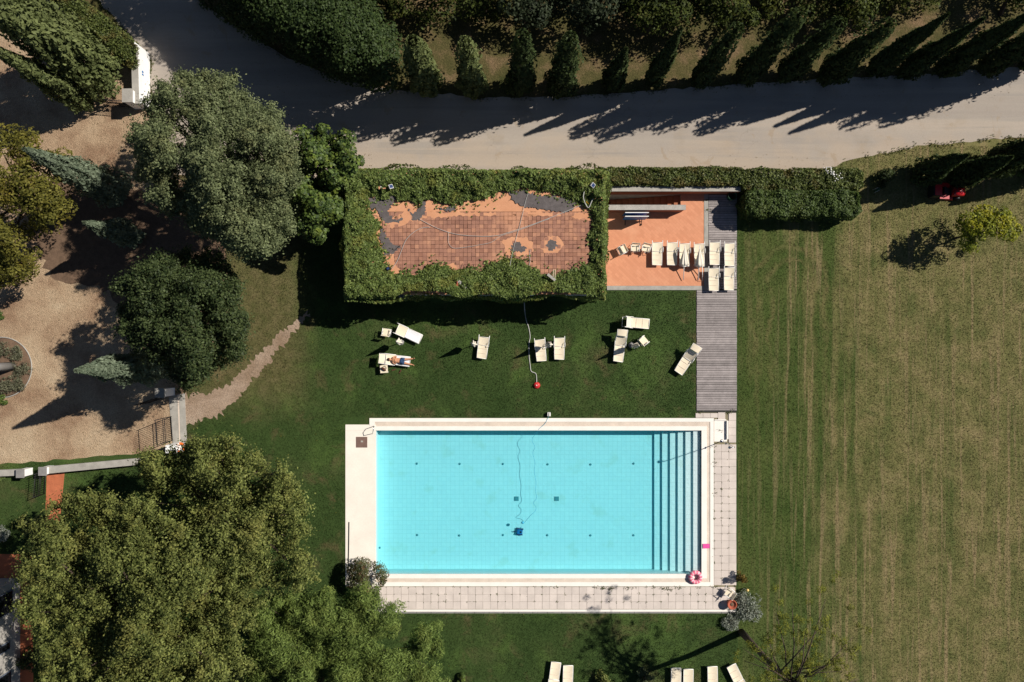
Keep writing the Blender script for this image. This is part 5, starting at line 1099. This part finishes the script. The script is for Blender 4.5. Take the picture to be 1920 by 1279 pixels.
p = W(728, 505, RZ + .2); bxx = empty('black_box', (p.x, p.y, RZ + .04), math.radians(35), 'black box lamp at the lower left of the roof', 'box'); MB().box((0, 0, .14), (.22, .2, .26)).build('housing', MT['black'], bxx, local=True); MB().box((.0, 0, .285), (.14, .12, .03)).build('lid', MT['glassblue'], bxx, local=True)
def plank(name, label, a, bb, L_, w, ang, m='wood'):
    p = W(a, bb, RZ + .6); return tag(MB().box((p.x, p.y, RZ + .60), (L_, w, .05), math.radians(ang)).build(name, MT[m]), label, 'plank')
plank('grey_plank', 'short grey plank lying in the ivy at the bottom left of the roof', 867, 534, .62, .17, -38, 'concrete'); plank('grey_plank', 'short grey plank lying in the ivy at the bottom right of the roof', 1034, 521, .6, .16, -38, 'concrete')
for a, lab in ((1037.5, 'left of two thin pale sticks at the bottom right of the roof'), (1041, 'right of two thin pale sticks at the bottom right of the roof')): plank('stick', lab, a, 514, .5, .045, 88)
for k, (a, bb) in enumerate(((859, 532), (857, 538))): p = W(a, bb, RZ + .55); tag(MB().box((p.x, p.y, RZ + .56), (.14, .2, .1), .1 * k).build('loose_brick', MT['terracotta']), ['upper loose brick in the ivy beside the grey plank', 'lower loose brick in the ivy beside the grey plank'][k], 'brick')
p = W(755, 555, 2.4); tag(MB().box((p.x, p.y - .1, 2.3), (.5, .36, .06), .1).build('wall_lamp', MT['slate']), 'square lamp sticking out of the ivy wall on the lawn side', 'lamp')
rz_ = RZ + .09
cable('roof_cable', 'pale cable sagging across the whole roof to the yellow coil', [(785, 411, rz_), (805, 422, rz_), (830, 433, rz_), (860, 441, rz_), (900, 444, rz_), (930, 443, rz_), (950, 438, rz_), (990, 425, rz_), (1030, 410, rz_), (1060, 398, rz_), (1082, 389, rz_), (1098, 383, rz_)], .014, MT['hose'])
cable('roof_cable', 'pale cable crossing the roof from top to bottom', [(990, 364, rz_), (985, 380, rz_), (978, 410, rz_), (970, 440, rz_), (965, 458, rz_), (960, 480, rz_), (956, 500, rz_ + .3)], .013, MT['hose'])
cable('roof_cable', 'pale cable running from the black box up the left of the roof', [(734, 506, rz_), (745, 490, rz_), (755, 465, rz_), (762, 450, rz_), (775, 437, rz_), (790, 429, rz_), (806, 427, rz_)], .013, MT['hose'])
cable('roof_cable', 'thin pale cable looping under the main roof cable', [(841, 436, rz_), (841, 456, rz_), (850, 466, rz_), (870, 465, rz_), (900, 460, rz_), (922, 455, rz_), (938, 444, rz_), (975, 432, rz_), (1030, 411, rz_)], .011, MT['hose'])
cable('roof_cable', 'short white cable near the bottom of the roof', [(994, 470, rz_), (993, 480, rz_), (994, 490, rz_), (992, 500, rz_)], .014, MT['hose'])
for k, (a, bb) in enumerate(((1096, 365), (1094, 372), (1108, 388))): pass
cable('white_hose', 'white hose tangled round the yellow coil', [(1098, 353, RZ + .5), (1095, 362, RZ + .45), (1094, 372, RZ + .4), (1098, 384, RZ + .3), (1104, 390, RZ + .3), (1112, 374, RZ + .45), (1123, 370, RZ + .55)], .03, MT['hose'], 'hose')

# ------------------------------------------------------------------ gates, walls and house at the left
WL = empty('white_wall', (*G(272, 150), 0), 0, 'white plastered wall with small blue sign at the road junction', 'wall')
MB().prism([G(268, 92), G(281, 102), G(282, 205), G(272, 205)], 0, 1.1).build('wall', MT['plaster'], WL)
MB().prism([G(262.5, 92), G(274.5, 101), G(277.5, 206), G(265.5, 206)], 1.101, 1.16).build('cap', MT['concrete'], WL)
(xa, ya), (xb, yb) = G(254, 184), G(270, 206); pl_ = MB().block(xa, xb, ya, yb, 0, 1.5).build('pillar', MT['plaster'], WL); MB().block(xa - .05, xb + .05, ya + .05, yb - .05, 1.501, 1.58).build('pillar_cap', MT['concrete'], pl_)
wx = G(281.6, 0)[0] + .01
for k, (bb, dy) in enumerate(((146.5, .10), (151, .09))):
    c = G(281.4, bb); s_ = MB(); s_.box((c[0] + .012, c[1], .98), (.03, dy, .16)); s_.box((c[0] + .012, c[1] - .05 * (1 if k else -1), .92 if k else 1.0), (.03, .05, .07)); s_.build('blue_figure', MT['blue'], WL)
def bar_gate(name, label, a, b_, h, n, curve=.0, group=None):
    """iron gate leaf of upright bars between two ground pixels"""
    A, B = W(*a), W(*b_); r = empty(name, A, 0, label, 'gate', group); d = B - A
    for z in (.12, h * .45, h * .55, h - .12): MB().tube([A + Vector((0, 0, z)), B + Vector((0, 0, z))], .02, 5).build('rail', MT['iron'], r)
    for i in range(n + 1):
        t = i / n; hh = h + curve * math.sin(t * math.pi); q = A + d * t; MB().tube([q + Vector((0, 0, .02 if i in (0, n) else .06)), q + Vector((0, 0, hh))], .026 if i in (0, n) else .012, 5).build('bar', MT['iron'], r)
    return r
bar_gate('iron_gate', 'open iron gate leaf on the lower side of the concrete gate ramp', (322, 782), (325, 826), 2.35, 13, .25, 'iron gate leaves')
bar_gate('iron_gate', 'open iron gate leaf on the upper side of the concrete gate ramp', (316, 744), (282, 756), 2.1, 10, .1, 'iron gate leaves')
bar_gate('iron_gate', 'open iron gate leaf below the white wall at the road junction', (254, 204), (196, 198), 1.5, 14, 0, 'iron gate leaves')
bar_gate('garden_gate', 'small open garden gate between two low pillars at the red path', (88, 884), (85, 926), 1.3, 10, .1)
rp = empty('gate_ramp', (*G(333, 788), 0), 0, 'two-strip concrete threshold slab of the yard gate', 'slab')
MB().prism([G(317, 744), G(333, 741), G(337, 836), G(325, 838)], .0, .05).build('slab', MT['concrete'], rp); MB().prism([G(336, 740), G(347, 738), G(351, 836), G(339, 836)], .0, .045).build('slab', MT['concrete'], rp); MB().prism([G(333.2, 741), G(335.8, 740), G(338.8, 836), G(337.2, 836)], .0, .06).build('joint_strip', MT['gutter'], rp)
def pillar(name, label, px, py, w, d, h, m='plaster', capm='concrete', cap=.06, group=None):
    c = W(px, py); r = empty(name, c, 0, label, 'pillar', group); MB().box((0, 0, h / 2), (w, d, h)).build('shaft', MT[m], r, local=True); MB().box((0, 0, h + .041), (w + cap * 2, d + cap * 2, .08)).build('cap', MT[capm], r, local=True); return r
pillar('gate_pillar', 'white gate pillar above the concrete gate ramp in the tree shade', 321, 735, .5, .5, 1.5, group='gate pillars'); pillar('gate_pillar', 'white gate pillar below the concrete gate ramp carrying the lifebuoy', 338, 838, .75, .5, 1.2, 'plaster', 'plaster', .0, group='gate pillars')
p = W(338, 832, 1.25); lb = empty('lifebuoy', (p.x + .12, p.y, .98), 0, 'orange and white lifebuoy on the lower gate pillar', 'lifebuoy'); rot = Matrix.Rotation(math.radians(55), 4, 'Y')
lb.location = (W(338, 838).x + .44, W(338, 838).y + .05, .95)
MB().torus((0, 0, 0), .27, .075, 32, 10, m=rot).build('ring', MT['orange'], lb, local=True)
for i in range(4): a = math.pi / 2 * i + .4; MB().torus((0, 0, 0), .27, .078, 4, 10, a, a + .3, rot).build('white_band', MT['white'], lb, local=True)
lw = empty('garden_wall', (*G(120, 868), 0), 0, 'low pale concrete wall along the lower edge of the gravel yard', 'wall')
MB().prism([G(-400, 900), G(52, 879), G(52, 888), G(-400, 911)], 0, .55).build('wall', MT['grey_wall'], lw); MB().prism([G(100, 874), G(265, 859), G(265, 869), G(100, 885)], 0, .55).build('wall', MT['grey_wall'], lw)
MB().prism([G(-400, 898.8), G(51.8, 877.6), G(51.8, 889.2), G(-400, 912)], .551, .61).build('cap', MT['concrete'], lw); MB().prism([G(100.2, 872.8), G(265, 857.8), G(265, 870), G(100.2, 886.2)], .551, .61).build('cap', MT['concrete'], lw)
pillar('garden_pillar', 'dark-capped low pillar left of the garden gate', 56, 884, .4, .45, .9, 'plaster', 'concrete_d', group='low garden pillars'); pillar('garden_pillar', 'dark-capped low pillar at the head of the red path', 97, 880, .4, .45, .9, 'plaster', 'concrete_d', group='low garden pillars')
hs = empty('house_corner', (*G(-60, 1200), 0), 0, 'corner of a pale house wall with dark windows under the oak at the left edge', 'house')
(xa, ya), (xb, yb) = G(-420, 1085), G(38, 1500); MB().block(xa, xb, ya, yb, 0, 3.2).build('wall', MT['grey_wall'], hs); MB().block(xa - .1, xb + .2, ya + .2, yb, 3.201, 3.35).build('roof', MT['slate'], hs)  # grey wall and dark roof tones stand in for the oak's missing shade
for (b0, b1, z0, z1) in ((1098, 1140, .75, 2.3), (1190, 1206, 1.0, 2.2), (1245, 1275, .9, 2.3)):
    y0_, y1_ = G(0, b0)[1], G(0, b1)[1]; wf = MB().block(xb - .02, xb + .05, y0_, y1_, z0, z1).build('window', MT['slate'], hs); MB().block(xb + .051, xb + .058, y0_ - .08, y1_ + .08, z0 + .08, z1 - .08).build('pane', MT['glassdark'], wf)

# ------------------------------------------------------------------ red ride-on mower
p = W(1779, 360, .5); mw = empty('ride_on_mower', (p.x, p.y, 0), math.radians(-2), 'red ride-on lawn mower parked in the cypress shade', 'lawn mower')
def wheel(x, y, r, w):
    m = MB().lathe((0, 0, 0), [(r * .5, -w / 2), (r * .9, -w / 2), (r, -w * .3), (r, w * .3), (r * .9, w / 2), (r * .5, w / 2)], 18); m.v = [(a + x, c_ + y, b_ + r) for a, b_, c_ in m.v]; o = m.build('wheel', MT['black'], mw, local=True)
    h = MB().lathe((0, 0, 0), [(r * .5, -w * .45), (r * .5, w * .45)], 12); h.v = [(a + x, c_ + y, b_ + r) for a, b_, c_ in h.v]; h.build('rim', MT['white'], o, local=True)
for s_ in (-1, 1): wheel(-.35, s_ * .42, .27, .22); wheel(.72, s_ * .38, .2, .16)
hd = MB(); prof = [(.28, .52, .30), (.42, .72, .30), (.80, .70, .29), (1.02, .60, .25), (1.08, .40, .22)]; vs_ = []
for (x, zt, hw) in prof:
    for (u, w_) in ((-1, 0), (-1, .75), (-.7, 1), (0, 1.06), (.7, 1), (1, .75), (1, 0)): vs_.append((x, u * hw, .28 + (zt - .28) * w_))
hd.add(vs_, [(i * 7 + j, i * 7 + j + 1, (i + 1) * 7 + j + 1, (i + 1) * 7 + j) for i in range(4) for j in range(6)] + [tuple(range(6, -1, -1)), tuple(range(28, 35))], True); hd.build('hood', MT['red'], mw, local=True)
MB().box((.1, 0, .3), (1.0, .5, .1)).build('chassis', MT['black'], mw, local=True); MB().box((.12, 0, .16), (.75, 1.02, .12), taper=.88).build('cutting_deck', MT['red'], mw, local=True)
for s_ in (-1, 1): MB().box((-.33, s_ * .40, .60), (.62, .26, .05)).build('fender', MT['red'], mw, local=True)
se = MB().box((-.28, 0, .62), (.42, .42, .10), taper=.9).build('seat', MT['black'], mw, local=True); MB().box((-.49, 0, .82), (.09, .42, .36), m=Matrix.Rotation(-.2, 4, 'Y')).build('backrest', MT['black'], se, local=True)
MB().tube([(.34, 0, .6), (.2, 0, .86)], .025, 6).build('steering_column', MT['black'], mw, local=True); MB().torus((.19, 0, .88), .16, .016, 20, 6, m=Matrix.Rotation(-.5, 4, 'Y')).build('steering_wheel', MT['black'], mw, local=True)
MB().box((-.92, 0, .55), (.62, .92, .60), taper=.86).build('grass_collector', MT['black'], mw, local=True); MB().box((-.88, 0, .868), (.45, .7, .03)).build('collector_lid', MT['red'], mw, local=True)
p = W(1646, 356, .3); hsr = empty('hose_reel', (p.x, p.y, 0), .5, 'small hose reel standing in the shade at the hedge end', 'hose reel'); MB().torus((0, 0, .26), .17, .05, 18, 6, m=Matrix.Rotation(math.pi / 2, 4, 'X')).build('reel', MT['greenplastic'], hsr, local=True)
for s_ in (-1, 1): MB().tube([(-.18, s_ * .1, 0), (0, s_ * .1, .42), (.18, s_ * .1, 0)], .014, 5).build('stand', MT['white'], hsr, local=True)

# ------------------------------------------------------------------ leaf litter and tufts along the edges
rng = np.random.default_rng(601); q = []
for (a0, a1, b0, b1, n) in ((150, 430, 180, 480, 420), (60, 240, 540, 760, 260), (0, 330, 740, 860, 260), (380, 1920, 130, 185, 260), (560, 700, 290, 335, 120), (1350, 1560, 290, 330, 40)): q.append(rng.uniform((a0, b0), (a1, b1), (n, 2)))
q = np.vstack(q); P = np.stack([(q[:, 0] - 960) / S, (640 - q[:, 1]) / S, np.full(len(q), .035)], 1)
tag(leaf_obj('leaf_litter', P, rng.normal(size=P.shape) * .3 + [0, 0, 1], .06, L['broom'], None, .6), 'brown dry leaves lying on the gravel yard and road edges', 'leaves', kind='stuff')
P = []
for i in range(len(ROAD)):
    a, b_ = np.array(ROAD[i]), np.array(ROAD[(i + 1) % len(ROAD)])
    if -40 < a[0] < 2000 and a[1] > -60:
        n = int(np.linalg.norm(b_ - a) * 1.6); t = rng.uniform(size=(n, 1)); P.append(a + (b_ - a) * t + rng.normal(size=(n, 2)) * 3.2)
P = np.vstack(P); k = vnoise(P[:, 0], P[:, 1], 1 / 14., 9) > .38; P = P[k]
P = np.stack([(P[:, 0] - 960) / S, (640 - P[:, 1]) / S, np.full(len(P), .05)], 1)
tag(leaf_obj('edge_tufts', P, rng.normal(size=P.shape) + [0, 0, .5], .15, L['weed'], None, .3), 'ragged grass tufts along both edges of the road', 'grass', kind='stuff')
